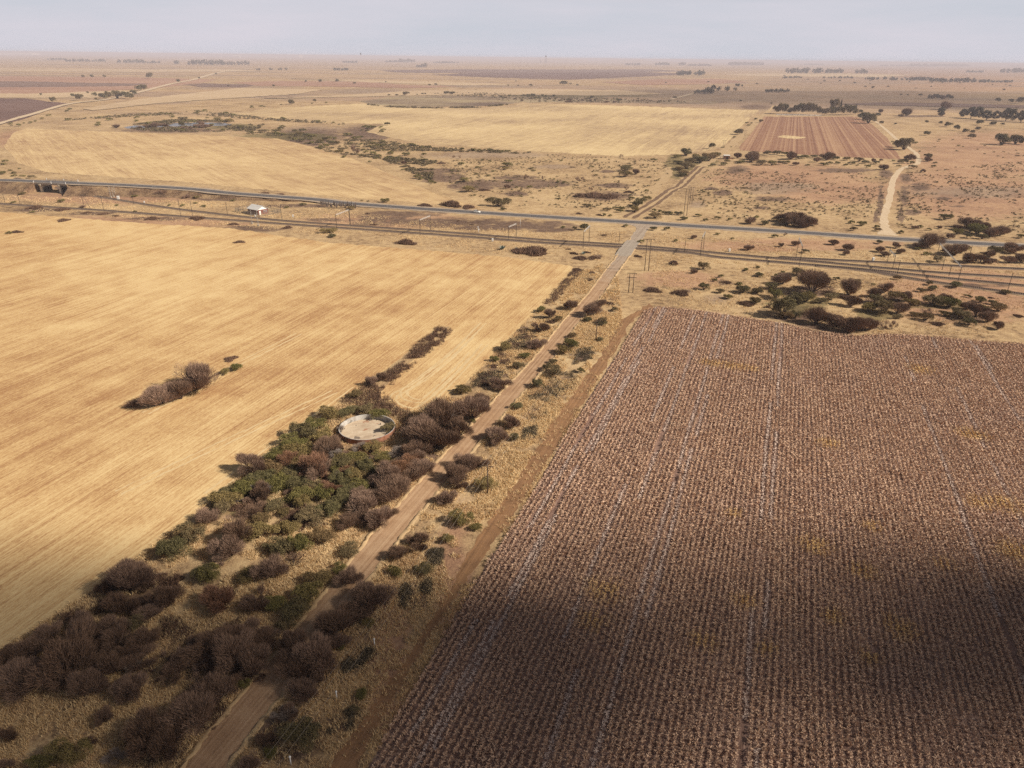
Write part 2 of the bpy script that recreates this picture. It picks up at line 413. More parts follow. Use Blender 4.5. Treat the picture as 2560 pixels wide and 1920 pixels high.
# ------------------------------------------------------------------ fields
LEFT_FIELD = TP('D', [(-420, 440), (0, 458), (250, 478), (500, 494), (700, 523), (950, 543), (1100, 556), (1238, 576), (1232, 594), (1180, 650), (1110, 722), (1075, 760),
                      (1030, 806), (985, 846), (930, 884), (885, 890), (835, 874), (818, 852), (850, 815), (905, 765), (962, 722), (972, 706), (948, 708), (905, 736),
                      (868, 772), (832, 800), (790, 822), (740, 866), (650, 942), (500, 1042), (400, 1132), (250, 1242), (100, 1342), (0, 1402), (-420, 1640)])
MAIZE = TP('D', [(745, 1760), (795, 1659), (850, 1565), (950, 1385), (1060, 1205), (1140, 1085), (1220, 944), (1290, 833), (1340, 755), (1375, 695), (1395, 671), (1420, 663),
                 (1500, 670), (1600, 685), (1700, 701), (1760, 716), (1850, 726), (1900, 722), (2000, 726), (2100, 736), (2212, 744), (2330, 756), (2520, 1760)])
HEADLAND = TP('D', [(1405, 655), (1345, 690), (1290, 775), (1205, 895), (1125, 1025), (1040, 1150), (960, 1290), (880, 1420), (780, 1560), (690, 1680), (650, 1760),
                    (730, 1760), (765, 1680), (800, 1600), (870, 1480), (945, 1350), (1045, 1200), (1125, 1090), (1205, 960), (1278, 840), (1330, 755), (1365, 690), (1410, 664)])
WEEDS = [TP('ZC', [(1870, 85), (1945, 100), (1895, 165), (1750, 275), (1655, 355), (1560, 435), (1450, 470), (1440, 430), (1590, 335), (1690, 270), (1740, 190), (1840, 120)]),
         TP('ZC', [(1330, 500), (1450, 440), (1560, 450), (1640, 530), (1720, 560), (1700, 640), (1600, 560), (1450, 540)]),
         TP('ZA', [(470, 300), (525, 290), (505, 330), (420, 420), (350, 500), (290, 525), (300, 490), (390, 390)]),
         TP('ZA', [(90, 165), (180, 165), (300, 190), (290, 200), (190, 198), (100, 180)])]
sheet('stubble_field', LEFT_FIELD, 0.02, M['stubble'], 9, 1.4)
sheet('maize_field', MAIZE, 0.02, M['maize_soil'], 9, 1.2)
sheet('headland', HEADLAND, 0.012, M['headland'], 10, 3.0)
sheet('far_stubble_field', TP('D', [(30, 285), (60, 278), (300, 287), (600, 299), (700, 322), (800, 357), (880, 392), (950, 422), (1045, 449), (1000, 447), (900, 438), (700, 423), (400, 393), (100, 372), (40, 352), (8, 315)]), 0.03, M['stubble_far'], 8, 1.0)
sheet('golden_stubble_field', TP('D', [(480, 246), (620, 231), (780, 224), (900, 234), (1050, 232), (1130, 224), (1300, 227), (1640, 238), (1600, 275), (1560, 319), (1480, 333), (1340, 338), (1200, 330), (1020, 318), (880, 305), (790, 285), (830, 268), (640, 262), (560, 251)]), 0.06, M['stubble_mid'], 8, 1.2)
sheet('marsh', TP('D', [(775, 219), (850, 209), (960, 206), (1100, 208), (1330, 214), (1560, 219), (1540, 226), (1330, 222), (1130, 221), (1050, 229), (900, 231), (800, 226)]), 0.09, M['marsh'], 8, 0.9)
RED_FIELD = TP('D', [(1652, 252), (1850, 252), (1880, 266), (1918, 300), (1946, 344), (1800, 338), (1600, 325), (1597, 318)])
sheet('ploughed_field', RED_FIELD, 0.06, M['red_plough'], 8, 0.6)
sheet('straw_patch', TP('D', [(1678, 296), (1690, 292), (1715, 294), (1742, 297), (1725, 300), (1700, 299)]), 0.09, M['stubble_mid'], 5, 0.5)
sheet('far_ploughed_field', TP('D', [(930, 162), (1060, 156), (1200, 152), (1330, 153), (1420, 157), (1500, 160), (1380, 166), (1230, 172), (1080, 168)]), 0.3, M['dark_plough'], 8, 0.5)
for k, (nm, mt, pl) in enumerate([
        ('far_brown_field', 'dark_plough', [(-260, 212), (60, 213), (110, 220), (160, 224), (100, 240), (50, 258), (0, 270), (-260, 300)]),
        ('far_red_field', 'far_red', [(-260, 163), (300, 167), (470, 172), (430, 180), (340, 190), (200, 198), (40, 205), (-260, 214)]),
        ('far_brown_field', 'far_brown', [(-200, 176), (60, 176), (180, 179), (330, 181), (280, 186), (140, 188), (-200, 190)]),
        ('far_brown_field', 'far_brown', [(400, 183), (440, 180), (560, 184), (520, 189), (430, 188)]),
        ('far_red_field', 'far_red', [(500, 178), (620, 175), (800, 177), (880, 184), (1000, 187), (880, 191), (700, 187), (560, 186)]),
        ('far_straw_field', 'far_straw', [(620, 170), (760, 172), (900, 176), (1000, 178), (1120, 183), (1000, 185), (860, 180), (700, 174)]),
        ('far_straw_field', 'far_straw', [(1560, 160), (1700, 157), (1860, 159), (1980, 162), (1900, 167), (1720, 166), (1600, 164)]),
        ('far_red_field', 'far_red', [(1300, 178), (1420, 171), (1560, 171), (1620, 178), (1500, 183), (1380, 184)]),
        ('far_brown_field', 'far_brown', [(820, 152), (980, 150), (1200, 150), (1400, 150), (1500, 154), (1200, 158), (980, 158), (860, 157)]),
        ('far_straw_field', 'far_straw', [(-260, 144), (0, 148), (300, 150), (500, 150), (560, 154), (300, 156), (0, 154), (-260, 152)]),
        ('far_straw_field', 'far_straw', [(-200, 200), (60, 203), (260, 196), (300, 200), (200, 212), (60, 212), (-200, 211)]),
        ('far_straw_field', 'far_straw', [(560, 214), (760, 205), (900, 196), (1150, 192), (1350, 196), (1440, 204), (1300, 207), (1000, 205), (800, 209)]),
        ('far_straw_field', 'far_straw', [(300, 215), (520, 190), (700, 194), (640, 204), (480, 214), (330, 225), (200, 240), (180, 236)]),
        ('far_brown_field', 'far_brown', [(1800, 226), (1900, 222), (2050, 224), (2212, 228), (2500, 232), (2500, 238), (2212, 234), (2000, 230)])]):
    sheet(nm, TP('D', pl), 0.20 + 0.045 * k, M[mt], 9, 0.6)
# striped furrows of the red field: alternate darker strips are ploughed darker
# turning marks of the harvester in the tongue of the straw field and along its edges
M['pale_line'] = dirt_mat('flattened_straw', (0.68, 0.53, 0.31), (0.50, 0.35, 0.18), ROWA)
for k in (0, 2):
    c = np.array([(2120, 60), (1990, 190), (1850, 310), (1700, 420), (1630, 460), (1625, 500), (1690, 535), (1770, 530), (1880, 440), (2000, 320), (2130, 180)], float); m_ = c.mean(0); c = m_ + (c - m_) * (1 - .13 * k)
    cc = smooth_line([P(*T('ZC', *p)) for p in c], 8)
    for off in (.9, -.9): ribbon('wheel_rut', cc, .55, .028 + .002 * k, M['pale_line'], .12, off)
for a_, b_ in (((100, 1000), (1300, 440)), ((250, 560), (1100, 120)), ((600, 1010), (1420, 420))):
    cc = smooth_line([P(*T('ZC', *p)) for p in [a_, ((a_[0] + b_[0]) / 2 - 8, (a_[1] + b_[1]) / 2), b_]], 20)
    for off in (1.0, -1.0): ribbon('wheel_rut', cc, .5, .03, M['pale_line'], .12, off)

# ------------------------------------------------------------------ water
t = NT('pond_water', 0.2, 0.4); t.color((0.13, 0.125, 0.13)); t.bump(t.noise(t.pos, 0.8, 3, 0.5), 0.08, 0.1)
sheet('pond_water', TP('R1', [(800, 560), (880, 548), (1050, 545), (1130, 533), (1250, 530), (1400, 531), (1500, 540), (1470, 549), (1300, 553), (1150, 556), (1050, 560), (900, 569), (820, 568)]), 0.05, t.m, 6, 0.8)

# ------------------------------------------------------------------ roads
def line(z, pts, zz=0.0, n=6):
    return smooth_line([P(*T(z, *p), zz) for p in pts], n)
DR = np.array([P(u, v) for u, v in [(440, 2030), (563, 1850), (700, 1680), (820, 1525), (955, 1353), (1015, 1281), (1251, 1013), (1356, 899), (1424, 809), (1487, 737), (1529, 678), (1566, 630), (1590, 597), (1606, 572), (1612, 562)]])
dr = smooth_line(DR, 8)
wd = np.interp(np.linspace(0, 1, len(dr)), [0, 0.75, 0.93, 1.0], [4.9, 5.1, 6.0, 17.0])
k_split = int(len(dr) * 0.72)
ribbon('dirt_road', dr[:k_split + 1], wd[:k_split + 1], 0.045, M['road_near'], 0.16)
ribbon('gravel_road', dr[k_split - 3:], wd[k_split - 3:], 0.05, M['road_grey'], 0.25)
# low earth ridges scraped up along both sides of the dirt road
for sgn in (-1, 1):
    c = resample(dr[:int(len(dr) * 0.86)], 0.9); n = normals2d(c)
    mid = c.copy(); mid[:, :2] += n * (sgn * (2.75 + R_.normal(0, 0.12, len(c)))[:, None])
    prof = [(-0.45, 0.0), (-0.12, 0.22), (0.2, 0.17), (0.5, 0.0)]
    V = []
    for d, z in prof:
        q = mid.copy(); q[:, :2] += n * (sgn * d * (1 + R_.normal(0, 0.25, len(c)))[:, None]); q[:, 2] = 0.01 + z * np.abs(1 + R_.normal(0, 0.55, len(c))); V.append(q)
    k = len(c); i = np.arange(k - 1); Fs = np.concatenate([np.stack([a * k + i, (a + 1) * k + i, (a + 1) * k + i + 1, a * k + i + 1], 1) for a in range(3)])
    if sgn > 0: Fs = Fs[:, ::-1].copy()
    tag(build('road_verge', np.concatenate(V), Fs, M['track_dirt']), kind='structure')

TAR = [(-260, 446, 6.6), (0, 450, 6.6), (92, 453.5, 6.6), (170, 457, 6.6), (311, 462.5, 5.6), (467, 471.5, 4.2), (583, 483, 2.6), (778, 497.5, 1.0), (860, 507, 0.5), (1016, 519, 0.2),
       (1196, 531, 0.06), (1327, 539.5, 0.06), (1482, 549, 0.06), (1638, 558.5, 0.06), (1700, 563, 0.06), (1972, 579, 0.06), (2205, 595, 0.06), (2560, 615, 0.06), (2900, 634, 0.06)]
TAR = [(u + (9 if 80 < u < 180 else 0), v, z * .86 if z > .1 else z) for u, v, z in TAR]
tar_pts = np.array([P(u, v, z) for u, v, z in TAR])
tar = resample(smooth_line(tar_pts, 8), 4.0)
def cut(c, a, b):
    """the stretch of a curve between the points nearest a and b"""
    i = int(np.argmin(np.linalg.norm(c - a, axis=1))); j = int(np.argmin(np.linalg.norm(c - b, axis=1)))
    return c[min(i, j):max(i, j) + 1]
BA, BB = tar_pts[2], tar_pts[3]          # the two ends of the bridge
east = cut(tar, BB, tar[-1]); west = cut(tar, tar[0], BA)
east = np.concatenate([[BB], east[1:]]); west = np.concatenate([west[:-1], [BA]])
tarw = np.concatenate([west, east])
ribbon('tar_road_shoulder', east, 13.0, -0.02, M['shoulder'], 0.5)
ribbon('tar_road_shoulder', west, 10.4, -0.02, M['shoulder'], 0.3)
ribbon('tar_road', tarw, 7.0, 0.02, M['tar'], 0.08)
for off in (3.35, -3.35): ribbon('road_edge_line', tarw, 0.16, 0.032, M['paint'], 0.0, off)
# dashed centre line
MBl = MB(); n = normals2d(tarw); c = resample(tarw, 3.0); n = normals2d(c)
for i in range(0, len(c) - 2, 4):
    a, b = c[i], c[i + 1]; w = np.array([*n[i] * 0.09, 0])
    MBl.poly([a + w + [0, 0, .032], a - w + [0, 0, .032], b - w + [0, 0, .032], b + w + [0, 0, .032]])
tag(MBl.build('road_centre_line', M['paint']), kind='structure')

# embankment carrying the tar road on the left
t = NT('bank_grass', 0.95, 0.1)
n1 = t.noise(t.pos, 0.12, 5, 0.65); n2 = t.noise(t.pos, 1.2, 3, 0.7)
t.color(t.ramp(t.wsum([(n1, 0.9), (n2, 0.7)]), [(0.3, (0.08, 0.05, 0.032)), (0.5, (0.2, 0.125, 0.075)), (0.75, (0.42, 0.29, 0.16))])); t.bump(t.wsum([(n1, .5), (n2, .8)]), 0.8, 0.5)
M['bank'] = t.m
def embankment(c, end):
    """c runs along the road, 'end' = -1 when its last ring faces the bridge, 0 when its first does"""
    c = c[c[:, 2] > 0.12]; n = normals2d(c); V = []
    for s, top in ((1, 0), (1, 1), (-1, 1), (-1, 0)):
        q = c.copy()
        if top: q[:, :2] += n * s * 5.6; q[:, 2] -= 0.05
        else:
            q[:, :2] += n * s * (5.6 + 1.75 * c[:, 2])[:, None] + R_.normal(0, 0.25, (len(c), 2)); q[:, 2] = 0.0
        V.append(q)
    k = len(c); i = np.arange(k - 1)
    Fs = [list(map(int, (a * k + j, a * k + j + 1, (a + 1) * k + j + 1, (a + 1) * k + j))) for a in range(3) for j in i]
    V = np.concatenate(V); e = k - 1 if end == -1 else 0
    d = (c[e] - c[e - 1] if end == -1 else c[0] - c[1]); d = d / np.linalg.norm(d) * 0.4; d[2] = 0
    V[3 * k + e] -= d / .4 * (9.0 if end == 0 else 2.0)
    tl, tr = V[k + e], V[2 * k + e]; bl, br = V[e], V[3 * k + e]
    nb = len(V)
    fl = tl + d; fl[2] = 0; fr = tr + d; fr[2] = 0
    V = np.concatenate([V, [fl, fr]])
    Fs += [[k + e, 2 * k + e, nb + 1, nb], [e, k + e, nb], [3 * k + e, nb + 1, 2 * k + e]]
    tag(build('embankment', V, Fs, M['bank']), kind='structure')
embankment(east, 0); embankment(west, -1)

white = smooth_line([P(*T('R6', *p)) for p in [(1335, 535), (1322, 500), (1312, 440), (1325, 370), (1350, 280), (1370, 180), (1420, 112), (1480, 88), (1530, 70), (1524, 20), (1490, -14)]] +
                    [P(*T('R3', *p)) for p in [(1440, 670), (1390, 635), (1300, 555), (1235, 512), (1160, 492)]], 8)
ribbon('white_gravel_road', white, np.interp(np.linspace(0, 1, len(white)), [0, .1, .55, .7, 1], [10, 4.2, 4.0, 3.6, 3.6]), 0.04, M['white_road'], 0.3)
tr = smooth_line([P(*p) for p in [T('R5', 1830, 425), T('R5', 1990, 330), T('R5', 2110, 245), T('R6', 0, 222), T('R6', 60, 165), T('R6', 130, 100), T('R6', 215, 45), T('R3', 310, 690), T('R3', 440, 575), T('R3', 545, 480), T('R3', 615, 420)]], 8)
ribbon('farm_track', tr, 9.0, 0.035, M['track_dirt'], 0.8)
h = int(len(tr) * 0.52)
for off, w in ((2.4, 2.6), (-2.2, 2.2)): ribbon('wheel_rut', tr[:h], w, 0.042, M['rut'], 0.35, off)
lane = smooth_line([P(*T('R5', *p)) for p in [(1800, 405), (1870, 345), (1960, 270), (2030, 200), (2090, 130), (2080, 95)]], 8)
ribbon('farm_track', lane, 6.0, 0.03, M['track_dirt'], 0.8)
far = smooth_line([P(*T('R1', *p)) for p in [(-300, 640), (0, 540), (200, 482), (450, 412), (700, 382), (900, 336), (1100, 284), (1250, 254), (1380, 216), (1500, 196), (1640, 183)]], 8)
ribbon('far_dirt_road', far, np.linspace(6, 22, len(far)), 0.95, M['white_road'], 0.6)
far2 = smooth_line([P(*T('R3', *p)) for p in [(-60, 385), (60, 352), (100, 340)]], 6)
ribbon('far_dirt_road', far2, 9.0, 0.96, M['white_road'], 0.5)
# service track between tar road and railway, and a field edge track round the maize
st = smooth_line([P(*T('R6', *p)) for p in [(60, 545), (260, 560), (500, 590), (800, 625), (1100, 650), (1400, 640), (1700, 640)]], 8)
for off in (0.9, -0.9): ribbon('wheel_rut', st, 0.7, 0.02, M['track_dirt'], 0.15, off)
st = smooth_line([P(*T('ZA', *p)) for p in [(830, 520), (930, 505), (1050, 480), (1200, 470), (1350, 500), (1500, 535), (1620, 560)]] + [P(*T('ZB', *p)) for p in [(350, 570), (700, 660), (1000, 700), (1200, 640), (1500, 650), (1900, 690), (2300, 740)]], 8)
for off in (0.8, -0.8): ribbon('wheel_rut', st, 0.6, 0.02, M['track_dirt'], 0.15, off)
# ------------------------------------------------------------------ vegetation prototypes (unit radius)
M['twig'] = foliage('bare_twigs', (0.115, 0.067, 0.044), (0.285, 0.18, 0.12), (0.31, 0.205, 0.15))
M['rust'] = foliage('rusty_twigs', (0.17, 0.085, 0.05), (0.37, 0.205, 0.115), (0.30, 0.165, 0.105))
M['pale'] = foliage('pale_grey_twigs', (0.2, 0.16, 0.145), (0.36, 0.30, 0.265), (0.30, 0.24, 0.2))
M['leaf'] = foliage('green_leaves', (0.075, 0.068, 0.022), (0.245, 0.21, 0.07), (0.28, 0.20, 0.085))
M['dleaf'] = foliage('dark_leaves', (0.075, 0.066, 0.03), (0.2, 0.168, 0.075), (0.22, 0.16, 0.085))
M['gum'] = foliage('gum_leaves', (0.04, 0.043, 0.03), (0.105, 0.105, 0.07), (0.115, 0.1, 0.07))
M['brownleaf'] = foliage('browning_leaves', (0.085, 0.062, 0.028), (0.24, 0.175, 0.075), (0.26, 0.17, 0.085))
M['agave'] = foliage('agave_leaves', (0.12, 0.17, 0.15), (0.24, 0.30, 0.27))
M['bark'] = plain('bark', (0.11, 0.08, 0.066), 0.9, 0.3, 3.0)
M['weed'] = foliage('brown_weeds', (0.10, 0.058, 0.04), (0.235, 0.14, 0.09), (0.2, 0.12, 0.08))

def unit(n, rng):
    d = rng.normal(0, 1, (n, 3)); return d / np.linalg.norm(d, axis=1)[:, None]

def quads(c, d, e, L, W):
    """leaf quads centred at c, long axis d, cross axis e"""
    a = d * (L / 2)[:, None]; b = e * (W / 2)[:, None]
    V = np.stack([c - a - b, c + a - b * 0.6, c + a + b * 0.6, c - a + b], 1).reshape(-1, 3)
    return V, np.arange(len(c) * 4).reshape(-1, 4)

def perp(d, rng):
    e = np.cross(d, unit(len(d), rng)); return e / (np.linalg.norm(e, axis=1)[:, None] + 1e-9)

def lobes(rng, k, rx, h, flat=0.45):
    out = []
    for i in range(k):
        a = 2 * math.pi * (i + rng.uniform(-.45, .45)) / k * (1 if i else 0); q = rng.uniform(0.3, 0.8) if i else 0.08
        r = rng.uniform(0.28, 0.52); z = h * rng.uniform(0.26, 0.62) if i else h * rng.uniform(.52, .66)
        out.append((math.cos(a) * q * rx, math.sin(a) * q * rx, z, r * rx, max(r * h * 0.55, z * .8 if z < .5 * h else 0)))
    return out

def proto_bare(seed, n=9000, h=1.45, k=9, width=0.0062):
    """leafless thorn bush: fans of fine twigs radiating from forked stems"""
    rng = np.random.default_rng(seed)
    LB = lobes(rng, k, 1.0, h)
    idx = rng.choice(k, n, p=rng.dirichlet(np.full(k, 3.5)))
    C = np.array([l[:3] for l in LB])[idx]; Rr = np.array([[l[3], l[3], l[4]] for l in LB])[idx]
    d = unit(n, rng); d[:, 2] = np.abs(d[:, 2]) * rng.choice([1, 1, 1, -0.6], n)
    rad = rng.uniform(0.2, 1.0, n) ** 0.45
    tip = C + d * Rr * rad[:, None] * 1.05 + rng.normal(0, 0.03, (n, 3))
    root = C * np.array([0.55, 0.55, 0.5])
    dirv = tip - root; dirv /= np.linalg.norm(dirv, axis=1)[:, None]
    dirv = dirv + 0.4 * unit(n, rng) + [0, 0, .25]; dirv /= np.linalg.norm(dirv, axis=1)[:, None]
    L = rng.uniform(0.12, 0.34, n); W = rng.uniform(0.6, 1.5, n) * width
    base = tip - dirv * L[:, None]; base[:, 2] = np.maximum(base[:, 2], 0.02); tip[:, 2] = np.maximum(tip[:, 2], 0.04)
    e = perp(dirv, rng) * W[:, None]
    V = np.stack([base - e, base + e, tip], 1).reshape(-1, 3)
    Fc = np.arange(n * 3).reshape(-1, 3)
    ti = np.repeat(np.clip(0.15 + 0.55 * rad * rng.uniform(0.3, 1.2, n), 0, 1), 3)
    mb = MB()
    for l in LB:
        p0 = np.array([l[0] * .12, l[1] * .12, 0.0]); p2 = np.array(l[:3]); p1 = p0 * .5 + p2 * .45 + [l[0] * .1, l[1] * .1, 0.05]
        mb.tube([p0, p1, p2], [0.035, 0.024, 0.012], 5, False)
        for _ in range(7):
            q = p2 + unit(1, rng)[0] * np.array([l[3], l[3], l[4]]) * 0.8; q[2] = max(q[2], .1)
            s = p1 + (p2 - p1) * rng.uniform(0.2, 1)
            mb.tube([s, (s + q) / 2 + rng.normal(0, .03, 3), q], [0.013, 0.009, 0.005], 4, False)
    return ('twigs', V, Fc, ti), ('stems', np.array(mb.v), mb.f)

def proto_leafy(seed, n=6000, h=1.1, k=11, size=0.058, lift=0.0):
    rng = np.random.default_rng(seed)
    LB = lobes(rng, k, 1.0, h)
    idx = rng.integers(0, k, n)
    sub = unit(k * 9, rng); sub[:, 2] = np.abs(sub[:, 2]) * 0.9
    sidx = idx * 9 + rng.integers(0, 9, n)
    C = np.array([l[:3] for l in LB])[idx]; Rr = np.array([[l[3], l[3], l[4]] for l in LB])[idx]
    rad = rng.uniform(0.15, 1, n) ** 0.4
    d = sub[sidx] * 0.75 + unit(n, rng) * 0.62; d /= np.linalg.norm(d, axis=1)[:, None]
    c = C + d * Rr * rad[:, None] * (0.82 + 0.32 * rng.random(k * 9)[sidx])[:, None]
    c[:, 2] = np.maximum(c[:, 2], 0.03 + 0.05 * rng.random(n)) + lift
    ld = unit(n, rng) * 0.9 + d * 0.6; ld /= np.linalg.norm(ld, axis=1)[:, None]
    V, Fc = quads(c, ld, perp(ld, rng), size * rng.uniform(0.6, 1.5, n), size * 0.55 * rng.uniform(0.6, 1.4, n))
    ti = np.repeat(np.clip(0.5 * rng.random(n) + 0.5 * rng.random(k * 9)[sidx], 0, 1), 4)
    mb = MB()
    for l in LB:
        p2 = np.array(l[:3]) + [0, 0, lift]; p0 = np.array([l[0] * .1, l[1] * .1, 0.0])
        mb.tube([p0, p0 * .4 + p2 * .5 + [0, 0, .05], p2], [0.04 + .03 * (lift > 0), 0.026, 0.012], 5, False)
    return ('leaves', V, Fc, ti), ('stems', np.array(mb.v), mb.f)

def proto_tall(seed, n=3800, h=2.6, k=12):
    """tall gum tree: trunk, limbs and separate billows of leaves; unit crown radius"""
    rng = np.random.default_rng(seed)
    LB = []
    for i in range(k):
        z = h * (0.28 + 0.62 * i / (k - 1)); w = 0.72 * math.sin(math.pi * (0.22 + 0.68 * i / (k - 1)))
        a = i * 2.4 + rng.uniform(-.5, .5); r = rng.uniform(.34, .52)
        LB.append((math.cos(a) * w, math.sin(a) * w, z, r, r * 0.9))
    idx = rng.integers(0, k, n); C = np.array([l[:3] for l in LB])[idx]; Rr = np.array([[l[3], l[3], l[4]] for l in LB])[idx]
    d = unit(n, rng); c = C + d * Rr * (rng.uniform(.1, 1, n) ** .4)[:, None]
    V, Fc = quads(c, unit(n, rng), perp(d, rng), 0.12 * rng.uniform(.6, 1.5, n), 0.075 * rng.uniform(.6, 1.4, n))
    ti = np.repeat(np.clip(.55 * rng.random(n) + .45 * rng.random(k)[idx], 0, 1), 4)
    mb = MB().tube([(0, 0, 0), (.03, 0, h * .3), (-.02, .02, h * .6), (0, 0, h * .9)], [.09, .065, .04, .012], 7, False)
    for l in LB:
        mb.tube([(0, 0, l[2] * .62), (l[0] * .5, l[1] * .5, l[2] * .85), l[:3]], [.035, .022, .008], 5, False)
    return ('leaves', V, Fc, ti), ('trunk', np.array(mb.v), mb.f)

def proto_cypress(seed, n=3000, h=6.0):
    rng = np.random.default_rng(seed)
    z = rng.random(n) ** 0.8; a = rng.uniform(0, 2 * math.pi, n)
    r = (np.sin(np.clip(z * 1.05 + 0.02, 0, 1) * math.pi) ** 0.6 * (1 - 0.55 * z)) * rng.uniform(.5, 1, n) ** .4
    c = np.stack([np.cos(a) * r, np.sin(a) * r, 0.2 + z * h], 1)
    d = unit(n, rng) * .5 + [0, 0, 1]; d /= np.linalg.norm(d, axis=1)[:, None]
    V, Fc = quads(c, d, perp(d, rng), .35 * rng.uniform(.6, 1.3, n), .15 * rng.uniform(.6, 1.3, n))
    mb = MB().tube([(0, 0, 0), (0, 0, h * .9)], [.14, .03], 6, False)
    return ('leaves', V, Fc, np.repeat(rng.random(n), 4)), ('trunk', np.array(mb.v), mb.f)

def proto_sapling(seed, h=4.5, n=420):
    """thin upright leafless sapling"""
    rng = np.random.default_rng(seed)
    z = rng.uniform(.15, 1, n); a = rng.uniform(0, 2 * math.pi, n); r = (1 - z) * .9 + .12
    base = np.stack([np.zeros(n), np.zeros(n), z * h * .8], 1); tip = base + np.stack([np.cos(a) * r, np.sin(a) * r, r * 1.5 + .1], 1)
    e = perp((tip - base) / np.linalg.norm(tip - base, axis=1)[:, None], rng) * .045
    V = np.stack([base - e, base + e, tip], 1).reshape(-1, 3)
    mb = MB().tube([(0, 0, 0), (.05, .03, h * .5), (0, 0, h)], [.085, .06, .02], 5, False)
    return ('twigs', V, np.arange(n * 3).reshape(-1, 3), np.repeat(rng.random(n), 3)), ('trunk', np.array(mb.v), mb.f)

def proto_weed(seed, n=1500):
    rng = np.random.default_rng(seed)
    a = rng.uniform(0, 2 * math.pi, n); q = np.sqrt(rng.random(n))
    edge = 1 + .25 * np.sin(a * 3 + seed) + .15 * np.sin(a * 5)
    base = np.stack([np.cos(a) * q * edge, np.sin(a) * q * edge, np.zeros(n)], 1)
    tip = base + np.stack([rng.normal(0, .1, n), rng.normal(0, .1, n), (1 - .6 * q) * rng.uniform(.25, .6, n)], 1)
    e = unit(n, rng) * .035
    V = np.stack([base - e, base + e, tip], 1).reshape(-1, 3)
    return ('weeds', V, np.arange(n * 3).reshape(-1, 3), np.repeat(rng.random(n), 3)), None

def proto_agave(seed, k=26):
    rng = np.random.default_rng(seed); mb = MB(); V = []; Fs = []; ti = []
    for i in range(k):
        a = i * 2.4; el = math.radians(rng.uniform(15, 80)); L = rng.uniform(.7, 1)
        d = np.array([math.cos(a) * math.cos(el), math.sin(a) * math.cos(el), math.sin(el)]); s = np.array([-math.sin(a), math.cos(a), 0]) * .1
        m = d * L * .55; n = len(V)
        V += [-s * .7 + [0, 0, .05], s * .7 + [0, 0, .05], m + s, m - s, d * L]; Fs += [[n, n + 1, n + 2, n + 3], [n + 3, n + 2, n + 4]]
        ti += [rng.random()] * 5
    return ('leaves', np.array(V), Fs, np.array(ti)), None

PROTO = {}
def reg(kind, protos, mat, stem='bark'):
    out = []
    for cr, st in protos:
        o = build(cr[0], cr[1], cr[2], M[mat], tint=cr[3], link=False)
        s = build(st[0], st[1], st[2], M[stem], link=False, smooth=True) if st else None
        out.append((cr[0], o.data, st[0] if st else None, s.data if s else None))
        bpy.data.objects.remove(o)
        if s: bpy.data.objects.remove(s)
    PROTO[kind] = out
def remat(kind, src, mat):
    """same shapes, another material"""
    out = []
    for a, me, b, st in PROTO[src]:
        m2 = me.copy(); m2.materials.clear(); m2.materials.append(M[mat]); out.append((a, m2, b, st))
    PROTO[kind] = out
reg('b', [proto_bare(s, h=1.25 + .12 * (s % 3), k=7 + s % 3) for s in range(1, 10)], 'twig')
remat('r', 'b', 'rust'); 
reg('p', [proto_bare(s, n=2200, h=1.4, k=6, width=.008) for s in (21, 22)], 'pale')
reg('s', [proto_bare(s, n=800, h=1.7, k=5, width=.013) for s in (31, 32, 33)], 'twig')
reg('g', [proto_leafy(s, h=1.0 + .1 * (s % 3)) for s in (41, 42, 43, 44)], 'leaf')
reg('o', [proto_leafy(s, h=1.45, lift=.04, size=.07) for s in (51, 52, 53, 54)], 'dleaf')
reg('gum', [proto_tall(s) for s in (61, 62, 63, 64)], 'gum')
reg('cyp', [proto_cypress(71)], 'gum')
reg('t', [proto_sapling(s) for s in (81, 82, 83)], 'pale')
reg('w', [proto_weed(s) for s in (91, 92, 93)], 'weed')
reg('a', [proto_agave(s) for s in (95, 96)], 'agave')
remat('g2', 'g', 'dleaf'); remat('g3', 'g', 'brownleaf'); PROTO['g'] += PROTO.pop('g2') + PROTO.pop('g3')[:2]
KIND = dict(b=('thorn_bush', 'bare brown thorn bush', 'bush', 'bare thorn bushes', .60),
            r=('rusty_bush', 'rust-coloured bare bush', 'bush', 'rusty bushes', .60),
            p=('dead_bush', 'dead pale-grey bush', 'bush', 'dead pale bushes', .60),
            s=('sparse_bush', 'see-through leafless bush', 'bush', 'sparse leafless bushes', .8),
            g=('green_shrub', 'olive-green leafy shrub', 'shrub', 'green shrubs', .55),
            o=('evergreen_tree', 'dark rounded evergreen tree', 'tree', 'dark evergreen trees', .7),
            gum=('gum_tree', 'tall dark gum tree', 'tree', 'gum trees', 1.2), cyp=('cypress_tree', 'pointed cypress tree', 'tree', 'cypress trees', 1.5),
            t=('poplar_sapling', 'thin bare upright sapling', 'tree', 'bare saplings', 1.0),
            w=('weed_clump', 'low brown weed clump', 'weeds', 'brown weed clumps', .2),
            a=('agave_plant', 'blue-green agave plant', 'plant', 'agaves', .4))
PLANTS = []     # (object, kind, u, v, width px) for the labels
NOPROTO = np.random.default_rng(11)

